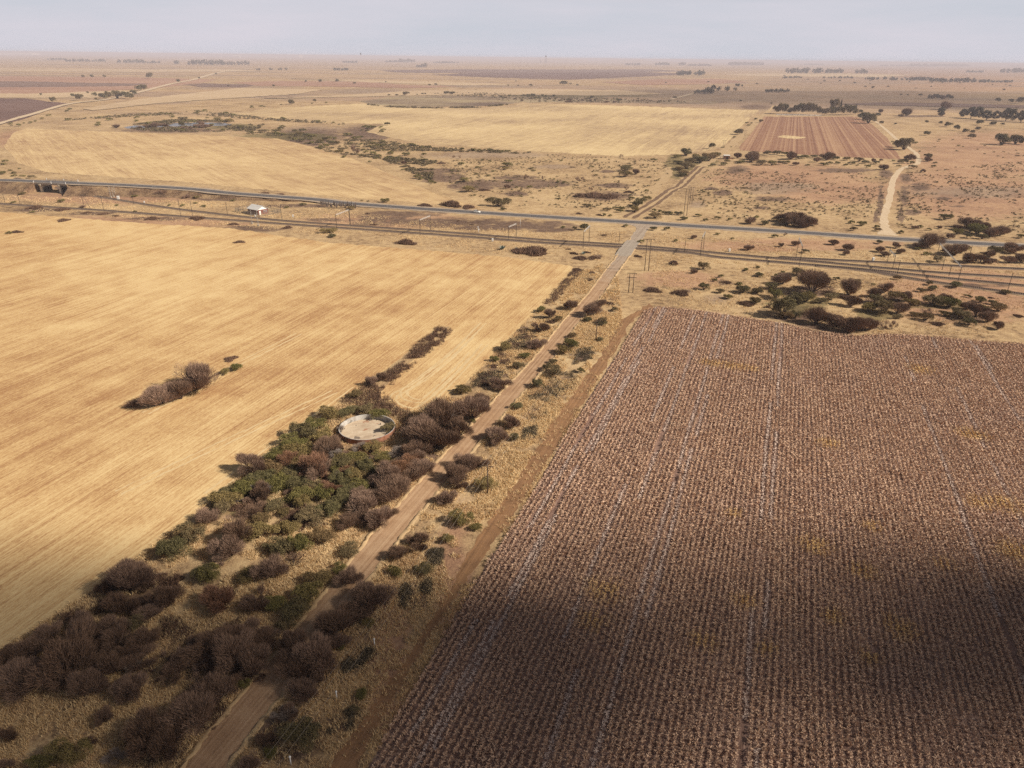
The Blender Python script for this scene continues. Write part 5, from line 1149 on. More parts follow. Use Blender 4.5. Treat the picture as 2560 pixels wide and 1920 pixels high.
# ------------------------------------------------------------------ hut with palisade fence
def hut():
    near = P(*T('K', 1062, 642)); left = P(*T('K', 728, 572)); right = P(*T('K', 1258, 592))
    az = math.atan2(*(near - left)[[1, 0]]); L = 9.2; W = 6.6; r = rot(az)
    c = near + r @ np.array([-L / 2, W / 2, 0])
    root = empty('trackside_hut', c, az); tag(root, 'small red-brick hut with a white sheet roof and white gable, inside a fence', 'building')
    h, a = 2.7, 1.75; w = MB(); t = .01
    for p, d in (((0, -W / 2 + .12, h / 2), (L - .5, .24, h)), ((0, W / 2 - .12, h / 2), (L - .5, .24, h)), ((-L / 2 + .12, 0, h / 2), (.24, W, h)), ((L / 2 - .12, 0, h / 2), (.24, W, h))): w.box(p, d)
    w.build('wall', M['brick_red'], root)
    for s in (-1, 1):
        x0, x1 = s * (L / 2 - .02), s * (L / 2 - .22)
        g = MB(); tri = [(-W / 2, h), (W / 2, h), (0, h + a)]
        A = [(x0, y, z + .002) for y, z in tri]; B = [(x1, y, z + .002) for y, z in tri]
        g.poly(A if s > 0 else A[::-1]); g.poly(B[::-1] if s > 0 else B)
        for i in range(3): j = (i + 1) % 3; g.poly([A[i], B[i], B[j], A[j]])
        g.build('gable', M['white'], root)
    for s in (-1, 1):
        f = MB(); e = .45; x = L / 2 + .4
        o = [(-x, s * (W / 2 + e), h - e * a / (W / 2)), (x, s * (W / 2 + e), h - e * a / (W / 2)), (x, 0, h + a), (-x, 0, h + a)]
        top = [(p[0], p[1], p[2] + .16) for p in o]; bot = [(p[0], p[1], p[2] + .06) for p in o]
        if s > 0: top, bot = top[::-1], bot[::-1]
        f.poly(top).poly(bot[::-1])
        for i in range(4): j = (i + 1) % 4; f.poly([bot[i], bot[j], top[j], top[i]])
        f.build('roof', M['roof_white'], root)
    d = MB().box((L / 2 + .03, -W / 2 + 1.2, 1.05), (.06, 1.0, 2.1)).build('door', M['white'], root); MB().box((.08 + L / 2, -W / 2 + 1.5, 1.0), (.06, .05, .15)).build('handle', M['steel_dark'], d)
    for y in (.6, 2.0):
        f = MB().box((L / 2 + .03, y, 1.6), (.06, .9, .9)).build('window', M['white'], root); MB().box((L / 2 + .07, y, 1.6), (.03, .74, .74)).build('pane', M['glass'], f)
    for x in (-3, -.8, 1.4):
        f = MB().box((x, -W / 2 - .03, 1.5), (1.0, .06, 1.0)).build('window', M['concrete'], root); MB().box((x, -W / 2 - .07, 1.5), (.84, .03, .84)).build('pane', M['glass'], f)
    fr = empty('palisade_fence', c, az); tag(fr, 'grey palisade fence round the white-roofed hut', 'fence')
    x0, x1, y0, y1 = -L / 2 - 9, L / 2 + 4, -W / 2 - 2.0, W / 2 + 5
    for a_, b_ in (((x0, y0), (x1, y0)), ((x1, y0), (x1, y1)), ((x1, y1), (x0, y1)), ((x0, y1), (x0, y0))):
        a_, b_ = np.array(a_), np.array(b_); l = np.linalg.norm(b_ - a_); n = int(l / .35); mb = MB(); an = math.atan2(*(b_ - a_)[::-1])
        for i in range(n): q = a_ + (b_ - a_) * i / n; mb.box((q[0], q[1], 1.05), (.08, .03, 2.1), an)
        for z in (.5, 1.7): m_ = (a_ + b_) / 2; mb.box((m_[0], m_[1] + .0, z), (l, .05, .06), an)
        mb.build('fence_panel', M['steel_dark'] if 0 else M['concrete_dark'], fr)
        for i in range(0, n, 8): q = a_ + (b_ - a_) * i / n; MB().box((q[0], q[1], 1.2), (.1, .1, 2.4), an).build('fence_post', M['steel_dark'], fr)
hut()

# ------------------------------------------------------------------ road bridge
def bridge():
    a, b = BA, BB; d = b - a; L = np.linalg.norm(d[:2]); az = math.atan2(d[1], d[0]); c = (a + b) / 2; zt = (a[2] + b[2]) / 2; c[2] = 0
    root = empty('road_bridge', c, az); tag(root, 'low concrete road bridge over the branch line at the left', 'bridge'); W = 10.4
    MB().box((0, 0, zt - .38), (L + 1.2, W - .5, .7)).build('deck', M['concrete_dark'], root)
    for s in (-1, 1):
        MB().box((0, s * (W / 2 - .1), zt - .45), (L + 1.4, .32, 1.1)).build('edge_beam', M['concrete'], root)
        mb = MB().tube([(-L / 2, s * (W / 2 - .1), zt + .75), (L / 2, s * (W / 2 - .1), zt + .75)], .05, 5).tube([(-L / 2, s * (W / 2 - .1), zt + .42), (L / 2, s * (W / 2 - .1), zt + .42)], .04, 5)
        for i in range(11): x = -L / 2 + L * i / 10; mb.box((x, s * (W / 2 - .1), zt + .45), (.12, .1, .7))
        mb.build('guard_rail', M['steel_pale'], root)
        for x in (-L / 2 - .2, L * .05, L / 2 + .2): MB().box((x, s * (W / 2 + .15), zt + .55), (.35, .2, 1.3)).build('white_end_post', M['white'], root)
    for x in (-L * .34, L * .26):
        MB().box((x, .4, (zt - 1.0) / 2), (.9, W - 3.6, zt - 1.0)).build('pier_wall', M['pier_shade'], root)
        mb = MB().box((x, -W / 2 + 1.0, (zt - 2.1) / 2), (1.3, 1.2, zt - 2.1)); hh = zt - .74
        for s in (-1, 1): pass
        n = len(mb.v); ya, yb = W / 2 + .35, W / 2 - 1.0
        for xx in (-.7, .7): mb.v += [(x + xx, -ya, hh), (x + xx, ya, hh), (x + xx, ya, hh - .7), (x + xx, yb, hh - 1.75), (x + xx, -yb, hh - 1.75), (x + xx, -ya, hh - .7)]
        mb.f += [[n + i for i in range(6)], [n + 6 + i for i in reversed(range(6))]] + [[n + i, n + 6 + i, n + 6 + (i + 1) % 6, n + (i + 1) % 6] for i in range(6)]
        mb.build('pier', M['pier_lit'], root)
    for s in (-1, 1): MB().box((s * (L / 2 + .2), 0, (zt - .75) / 2 + 1.6), (.8, W - .6, zt - .76 - 3.2)).build('abutment', M['concrete_dark'], root)
bridge()

# ------------------------------------------------------------------ white car on the tar road
def car():
    a = P(*T('R5', 862, 386.5)); i = int(np.argmin(np.linalg.norm(tar[:, :2] - a[:2], axis=1))); d = tar[i + 1] - tar[i - 1]; az = math.atan2(d[1], d[0]); n = np.array([-d[1], d[0], 0]) / np.linalg.norm(d[:2])
    p = tar[i] - n * 1.7; p = np.array([p[0], p[1], tar[i][2] + .03])
    root = empty('parked_car', p, az); root.name = 'car'; tag(root, 'small white hatchback driving on the tar road', 'car')
    sec = [(-2.05, .55, .70, .78), (-2.0, .40, .92, .84), (-1.4, .25, 1.0, .87), (0, .22, .98, .88), (1.2, .25, .95, .86), (1.75, .3, .82, .82), (2.05, .42, .66, .70)]
    V = []; k = 8
    for x, zb, zt, hw in sec: V += [(x, -hw, zb), (x, -hw * 1.02, (zb + zt) / 2), (x, -hw * .95, zt - .06), (x, -hw * .8, zt), (x, hw * .8, zt), (x, hw * .95, zt - .06), (x, hw * 1.02, (zb + zt) / 2), (x, hw, zb)]
    Fs = [[s * k + j, s * k + (j + 1) % k, (s + 1) * k + (j + 1) % k, (s + 1) * k + j] for s in range(len(sec) - 1) for j in range(k)] + [list(range(k))[::-1], [(len(sec) - 1) * k + j for j in range(k)]]
    b = build('body', V, Fs, M['white'], root, smooth=True)
    cab = [(-1.75, .93, .72), (-1.45, 1.42, .60), (.1, 1.47, .60), (.95, .97, .72)]
    V = [(x, s * w, z) for x, z, w in cab for s in (-1, 1)]
    build('roof', [(-1.42, -.59, 1.43), (-1.42, .59, 1.43), (.08, .59, 1.48), (.08, -.59, 1.48), (-1.42, -.59, 1.49), (-1.42, .59, 1.49), (.05, .57, 1.53), (.05, -.57, 1.53)], [[0, 1, 2, 3][::-1], [4, 5, 6, 7][::-1], [0, 3, 7, 4], [1, 5, 6, 2], [0, 4, 5, 1], [3, 2, 6, 7]], M['white'], root)
    build('window', V, [[0, 1, 3, 2], [4, 5, 7, 6], [0, 2, 4, 6], [1, 7, 5, 3], [2, 3, 5, 4]], M['glass'], root)
    for x in (-1.3, 1.3):
        for s in (-1, 1):
            w = MB().tube([(x, s * .70, .31), (x, s * .90, .31)], .31, 16).build('wheel', M['tyre'], root); MB().tube([(x, s * .88, .31), (x, s * .915, .31)], .18, 12).build('rim', M['steel_pale'], w)
    for s in (-1, 1):
        MB().box((2.0, s * .55, .62), (.1, .3, .14)).build('headlight', M['steel_pale'], root); MB().box((-2.03, s * .6, .75), (.08, .22, .2)).build('tail_light', M['lamp_red'], root)
car()

# ------------------------------------------------------------------ ruined brick house and its porch
def house():
    p = P(*T('FH', 800, 668)); root = empty('ruined_house', p, -.12); tag(root, 'small weathered brick house with a pale flat roof beside the farm track', 'house')
    w = MB()
    for c, d in (((2.2, 3, 1.5), (.25, 6, 3.0)), ((-2.6, 3.1, 1.5), (.25, 5.6, 3.0)), ((-.2, 5.9, 1.5), (4.5, .25, 3.0)), ((-1.9, .2, 1.5), (1.1, .25, 3.0)), ((1.5, .2, 1.5), (1.1, .25, 3.0)), ((-.2, .2, 2.6), (2.2, .24, .8))): w.box(c, d)
    w.build('wall', M['brick_pink'], root)
    MB().box((-.2, 3.0, 3.12), (5.6, 6.6, .16)).build('roof', M['roof_white'], root)
    MB().box((-4.6, 1.2, 2.45), (3.6, 3.6, .14)).build('porch_roof', M['concrete'], root)
    for x in (-6.2, -4.6, -3.1): MB().box((x, -.4, 1.19), (.3, .3, 2.38)).build('porch_pillar', M['brick_pink'], root)
    for x in (3.4, 4.8): MB().box((x, .6, .9), (.35, .35, 1.8)).build('gate_pillar', M['brick_pink'], root)
    MB().box((4.1, 2.5, .6), (3.2, .25, 1.2)).build('yard_wall', M['brick_pink'], root)
    MB().box((-.2, .3, 1.1), (1.0, .06, 2.2)).build('door', M['steel_dark'], root)
house()
# white garden wall in front of the farmstead
a, b = P(*T('FT', 505, 320)), P(*T('FT', 1120, 330)); d = b - a; L = float(np.linalg.norm(d)); az = math.atan2(d[1], d[0])
root = empty('garden_wall', (a + b) / 2, az); tag(root, 'long low white wall in front of the farmstead trees', 'wall')
MB().box((0, 0, .8), (L, .4, 1.6)).build('wall', M['white'], root)
for i in range(9): MB().box((-L / 2 + L * i / 8, 0, 1.0), (.9, .8, 2.0)).build('pier', M['white'], root)

# ------------------------------------------------------------------ the far plain: tree belts, sheds, towers, mine dump, ridge
def belt(z, x0, x1, y, hpx, label, gap=0.0, seed=0):
    rng = np.random.default_rng(seed); k = ZO[z][2]; a, b = P(*T(z, x0, y)), P(*T(z, x1, y)); m = mpp((a + b) / 2); h = hpx / k * m; L = np.linalg.norm(b - a)
    n = int(min(90, max(4, L / (h * .55)))); C = []; S = []
    for i in range(n):
        if rng.random() < gap: continue
        q = a + (b - a) * ((i + rng.uniform(-.4, .4)) / max(1, n - 1)); q[1] += rng.normal(0, h * .5); hh = h * rng.uniform(.6, 1.1); r = hh * rng.uniform(.38, .6)
        nn = 70; d = unit(nn, rng); c = np.array([q[0], q[1], hh * .55]) + d * [r, r, hh * .45] * (rng.random((nn, 1)) ** .35); C.append(c); S += [hh * .2] * nn
    C = np.concatenate(C); S = np.array(S); d = unit(len(C), rng); V, Fc = quads(C, d, perp(d, rng), S * rng.uniform(.7, 1.5, len(C)), S * rng.uniform(.5, 1.1, len(C)))
    V[:, 2] = np.maximum(V[:, 2], 0.0)
    o = build('tree_belt', V, Fc, M['gum'], tint=np.repeat(rng.random(len(C)), 4)); tag(o, label, 'tree belt', 'far tree belts', 'stuff')
BELTS = [('R1', 310, 412, 130, 14, 'thin distant trees left of the first long belt', .2), ('R1', 422, 680, 141, 20, 'first long distant tree belt from the left', 0), ('R1', 765, 915, 149, 24, 'second distant tree belt from the left', 0), ('R1', 922, 1030, 150, 16, 'short low belt right of the second one', 0), ('R1', 1118, 1150, 156, 22, 'small clump left of the tallest belt', 0),
         ('R1', 1215, 1430, 163, 34, 'tallest distant belt, left half', 0), ('R1', 1432, 1588, 162, 28, 'tallest distant belt, right half', 0), ('R1', 1650, 1840, 196, 18, 'scattered trees where the distant road ends', .35), ('R1', 2150, 2240, 197, 18, 'short belt right of the distant road end', 0), ('R2', 0, 80, 148, 14, 'low belt left of the small towers', 0), ('R2', 272, 342, 144, 16, 'short far belt, left one of a pair', 0), ('R2', 350, 445, 145, 22, 'short far belt, right one of a pair', 0),
         ('R2', 465, 526, 178, 26, 'compact clump alone on the pale plain', 0), ('R2', 575, 735, 149, 12, 'thin line of trees behind the compact clump', .3), ('R2', 1815, 1905, 163, 14, 'few trees near the bluish ridge', .4), ('R2', 2000, 2090, 163, 18, 'dark trees on the horizon right of the ridge', 0), ('R2', 2160, 2192, 165, 22, 'round clump on the horizon right of the ridge', 0),
         ('R3', 0, 165, 229, 32, 'grove left of the farmstead on the far plain', .1), ('R3', 50, 200, 167, 13, 'low hedge of trees on the horizon', 0), ('R3', 315, 530, 164, 22, 'horizon belt above the golden field', 0), ('R3', 800, 925, 161, 9, 'faint trees on the horizon line', .3), ('R3', 1290, 1480, 169, 9, 'faint strip left of the long horizon belt', .3), ('R3', 1480, 1850, 171, 18, 'long belt along the horizon at the right', 0), ('R3', 2120, 2260, 172, 10, 'faint belt at the far right of the horizon', 0), ('R3', 1840, 1950, 209, 13, 'low strip of bushes on the right plain', 0), ('R3', 2062, 2280, 212, 28, 'dark belt cut by the right edge', 0),
         ('R3', 700, 1000, 216, 34, 'irregular grove with tall trees on the right plain', .15), ('R3', 1015, 1045, 214, 30, 'single clump right of the irregular grove', 0), ('R3', 1130, 1200, 217, 30, 'last clump of the irregular grove', 0), ('R3', 1180, 1330, 256, 22, 'row of bushes left of the long hedge', .3), ('R3', 1350, 1620, 262, 26, 'long hedge on the right plain, left part', .25), ('R3', 1620, 1910, 274, 28, 'long hedge on the right plain, middle part', .1), ('R3', 1930, 2120, 275, 20, 'long hedge on the right plain, right end', .3), ('R3', 96, 175, 346, 26, 'dark clump at the end of the straight track', 0), ('R3', 185, 202, 346, 44, 'tall pair of trees beside that dark clump', 0), ('R3', 218, 345, 329, 38, 'dark grove behind the golden field', 0), ('R3', 345, 405, 300, 20, 'loose trees above the dark grove', .3), ('R3', 545, 692, 337, 22, 'flat hedge right of the dark grove', 0), ('R3', 930, 1110, 248, 16, 'loose line of bushes in front of the irregular grove', .4), ('R3', 1600, 1760, 378, 26, 'bushes along the stream at the right', .2), ('R3', 660, 770, 246, 14, 'low bushes left of the loose line', .3), ('R2', 2145, 2205, 229, 28, 'pair of tree clumps on the far middle plain', 0)]
for i, (z, x0, x1, y, hpx, lab, g) in enumerate(BELTS): belt(z, x0, x1, y, hpx, lab, g, i)
def dump(z, x0, x1, y, hpx, label):
    k = ZO[z][2]; a, b = P(*T(z, x0, y)), P(*T(z, x1, y)); c = (a + b) / 2; L = np.linalg.norm(b - a); h = hpx / k * mpp(c); mb = MB(); D = 500
    prof = [0, .04, .1, .3, .55, .8, .93, 1]; hs = [0, .8, 1, .97, .85, .8, .5, 0]; V = []
    for t_, s in zip(prof, hs):
        for yy, f in ((0, 0), (60, 1), (D - 60, 1), (D, 0)): V.append((a[0] + (b[0] - a[0]) * t_, c[1] + yy, max(0.0, h * s * f) + .1))
    Fs = [[i * 4 + j, (i + 1) * 4 + j, (i + 1) * 4 + j + 1, i * 4 + j + 1] for i in range(7) for j in range(3)]
    tag(build('mine_dump', V, Fs, M['dumpm']), kind='structure')
M['dumpm'] = plain('pale_sand', (0.8, 0.72, 0.62), 0.95, 0.08, .01)
dump('R1', 1690, 2095, 113, 17, ''); dump('R1', -60, 195, 94, 12, '')
def tower(z, x, yb, yt, label):
    p = P(*T(z, x, yb)); h = (yb - yt) / ZO[z][2] * mpp(p); w = h * .16; root = empty('headframe_tower', p); tag(root, label, 'tower', 'distant towers')
    mb = MB()
    for sx in (-1, 1):
        for sy in (-1, 1): mb.tube([(sx * w, sy * w, 0), (sx * w * .5, sy * w * .5, h)], h * .02, 5)
    for i in range(6):
        q = 1 - .5 * i / 6; z0, z1 = h * i / 6, h * (i + 1) / 6
        for sy in (-1, 1): mb.tube([(-w * q, sy * w * q, z0), (w * q * .92, sy * w * q * .92, z1)], h * .012, 4)
    mb.build('frame', M['steel_dark'], root); MB().box((0, 0, h * .96), (w * 1.3, w * 1.3, h * .09)).build('cabin', M['concrete_dark'], root)
tower('R2', 1297, 150, 106, 'tallest lattice tower on the horizon'); tower('R2', 1262, 148, 124, 'short tower left of the tallest one'); tower('R2', 109, 112, 86, 'small pale tower at the left of the horizon'); tower('R2', 77, 112, 98, 'smallest tower left of the small pale one')
def shed(z, x, y, wpx, label):
    p = P(*T(z, x, y)); w = wpx / ZO[z][2] * mpp(p); root = empty('farm_shed', p); tag(root, label, 'shed', 'far white sheds'); h = w * .22
    MB().box((0, 0, h / 2), (w, w * .5, h)).build('wall', M['white'], root)
    mb = MB(); a = [(-w / 2 - .3, -w * .27, h), (w / 2 + .3, -w * .27, h), (w / 2 + .3, 0, h * 1.6), (-w / 2 - .3, 0, h * 1.6), (w / 2 + .3, w * .27, h), (-w / 2 - .3, w * .27, h)]
    build('roof', a, [[0, 1, 2, 3], [3, 2, 4, 5], [0, 3, 5], [1, 4, 2]], M['roof_white'], root)
for x, y, w, lab in [(1158, 125, 12, 'leftmost of the far white sheds'), (1197, 127, 14, 'second far white shed from the left'), (1302, 115, 20, 'far white shed above the tallest belt, left one'), (1410, 114, 24, 'far white shed above the tallest belt, middle one'), (1525, 114, 40, 'longest far white shed above the tallest belt'), (1680, 117, 18, 'far shed under the pale dump, left one'), (1770, 119, 22, 'far shed under the pale dump, middle one'), (1860, 120, 16, 'far shed under the pale dump, right one')]: shed('R1', x, y, w, lab)
shed('R3', 122, 229, 10, 'white farm building in the grove on the far plain')
# bluish ridge on the horizon
xs = np.linspace(-1500, 5200, 90); V = []
for i, x in enumerate(xs):
    e = math.sin(math.pi * i / 89) ** .6; h = (50 + 14 * math.sin(i * .23) + 8 * math.sin(i * .61 + 1)) * e
    V += [(x, 20000, 0), (x, 20700, h), (x, 22500, 0)]
build_r = build('hills', V, [[i * 3 + j, i * 3 + 3 + j, i * 3 + 4 + j, i * 3 + 1 + j] for i in range(89) for j in range(2)], M['veld']); tag(build_r, kind='structure')
# ------------------------------------------------------------------ crops and grasses that nobody could count (one object each)
def blades(pts, per, hmin, hmax, wid, lean, rng, spread):
    n = len(pts) * per; b = np.repeat(pts, per, 0) + np.concatenate([rng.normal(0, spread, (n, 2)), np.zeros((n, 1))], 1)
    h = rng.uniform(hmin, hmax, n); a = rng.uniform(0, 2 * math.pi, n); l = np.abs(rng.normal(0, lean, n)) * h
    tip = b + np.stack([np.cos(a) * l, np.sin(a) * l, h], 1); e = unit(n, rng) * [1, 1, .1]; e = e / np.linalg.norm(e, axis=1)[:, None] * (wid * rng.uniform(.6, 1.4, n))[:, None]
    return np.stack([b - e, b + e, tip], 1).reshape(-1, 3), np.arange(n * 3).reshape(-1, 3), np.repeat(rng.random(n), 3)

def vnoise(xy, s, seed):
    """smooth value noise 0..1"""
    rng = np.random.default_rng(seed); G = rng.random((257, 257)); q = xy * s; i = np.floor(q).astype(int); f = q - i; f = f * f * (3 - 2 * f); i %= 256
    a, b, c, d = G[i[:, 0], i[:, 1]], G[i[:, 0] + 1, i[:, 1]], G[i[:, 0], i[:, 1] + 1], G[i[:, 0] + 1, i[:, 1] + 1]
    return (a * (1 - f[:, 0]) + b * f[:, 0]) * (1 - f[:, 1]) + (c * (1 - f[:, 0]) + d * f[:, 0]) * f[:, 1]

def crop():
    rng = np.random.default_rng(101); poly = np.array([P(u, v)[:2] for u, v in MAIZE]); c = poly.mean(0)
    r = np.array([[ROWD[0], ROWD[1]], [ROWD[1], -ROWD[0]]])     # along, across
    q = (poly - c) @ r.T; lo, hi = q.min(0), q.max(0)
    across = np.arange(lo[1], hi[1], 0.92); along = np.arange(lo[0], hi[0], 0.40)
    gx, gy = np.meshgrid(along, across); row = np.repeat(np.arange(len(across)), len(along))
    wob = 0.12 * np.sin(gx.ravel() * .11 + row * .7)
    p = np.stack([gx.ravel() + rng.normal(0, .13, gx.size), gy.ravel() + wob + rng.normal(0, .085, gx.size)], 1)
    # gaps: patchy stand, thin strips where a planter row failed
    w = p @ r + c
    strip = np.random.default_rng(5).random(len(across) + 1) < .10
    n1 = vnoise(w + 500, .35, 1); n2 = vnoise(w + 500, .05, 2); nr = vnoise(np.stack([p[:, 0] * .06 + 90, row * 1.0 + 40], 1), 1.0, 3)
    keep = (n1 * .45 + n2 * .3 + rng.random(len(p)) * .5) > .24
    pale_ = strip[row] & (nr > .3)
    keep &= ~(strip[row] & (nr > .93))
    keep &= inpoly(w, poly)
    w, row, pale_ = w[keep], row[keep], pale_[keep]; d = np.hypot(w[:, 0], w[:, 1])
    keep = d < 330; w = w[keep]; d = d[keep]; pale_ = pale_[keep]
    ZO['M8'] = (1500, 1200, 2.087)
    weed = np.zeros(len(w))
    for z_, x_, y_, r_ in [('M8', 1420, 250, 2.2), ('M8', 1370, 480, 2.6), ('M8', 760, 640, 2.2), ('M8', 1210, 720, 2.2), ('M8', 540, 850, 2.4), ('M8', 870, 890, 1.8), ('M8', 1410, 940, 1.8), ('M8', 1560, 780, 3.0), ('M8', 1790, 440, 2.0), ('M8', 1120, 350, 3.2), ('M8', 40, 580, 3.0), ('M8', 2180, 380, 4), ('M8', 2100, 130, 4), ('M8', 700, 180, 1.8),
                           ('D', 1530, 785, 3), ('D', 1550, 788, 3.5), ('D', 1575, 792, 3.5), ('D', 1600, 795, 3), ('D', 1622, 798, 2.5), ('D', 1300, 1280, 3.5), ('D', 1285, 1345, 2.5), ('D', 2100, 940, 4), ('D', 2120, 1090, 3), ('D', 1790, 960, 3), ('D', 1990, 800, 4)]:
        q_ = P(*T(z_, x_, y_))[:2]; weed = np.maximum(weed, np.clip(1.5 - np.hypot(*(w - q_).T) / r_ - .5 * vnoise(w + 700, .8, 17), 0, 1))
    per = np.where(d < 120, 15, np.where(d < 180, 11, 8))
    idx = np.repeat(np.arange(len(w)), per); n = len(idx); far = d[idx]
    hgt = ((.5 + .34 * vnoise(w + 300, .25, 7)) * np.where(pale_, .6, 1.0))[idx]
    a = rng.uniform(0, 2 * math.pi, n); el = rng.uniform(-.35, 1.2, n); rad = rng.uniform(.03, .37, n)
    cc = np.stack([w[idx, 0] + np.cos(a) * rad, w[idx, 1] + np.sin(a) * rad, hgt * rng.uniform(.25, 1.0, n) * (1 - rad * .6)], 1)
    ld = np.stack([np.cos(a) * np.cos(el), np.sin(a) * np.cos(el), np.sin(el) * .8], 1); ld /= np.linalg.norm(ld, axis=1)[:, None]
    big = np.where(far < 120, 1.0, np.where(far < 180, 1.15, 1.3))
    V, Fc = quads(cc, ld, perp(ld, rng), .26 * rng.uniform(.6, 1.4, n) * big, .14 * rng.uniform(.6, 1.4, n) * big)
    V[:, 2] = np.maximum(V[:, 2], .03)
    t = NT('dry_maize', .9, .1); ti = t.attr('tint'); n5 = t.noise(t.pos, .06, 3, .5); n6 = t.noise(t.pos, .12, 3, .55)
    col = t.mix(ti, (0.46, 0.30, 0.20), (0.70, 0.49, 0.345))
    col = t.mix(t.math('MULTIPLY', t.step(n5, .5, .75), .5), col, (0.52, 0.36, 0.28))
    col = t.mix(t.math('MULTIPLY', t.attr('pale'), .75), col, (0.66, 0.54, 0.47)); col = t.mix(t.math('MULTIPLY', t.attr('weed'), .85), col, (0.66, 0.44, 0.19)); t.color(col)
    o = build('maize_crop', V, Fc, t.m, tint={'tint': np.repeat(np.clip(rng.normal(.5, .17, n), 0, 1), 4), 'pale': np.repeat(pale_[idx].astype(float), 4), 'weed': np.repeat(weed[idx], 4)})
    tag(o, 'dry brown maize standing in rows on the right-hand field', 'maize', kind='stuff')
crop()

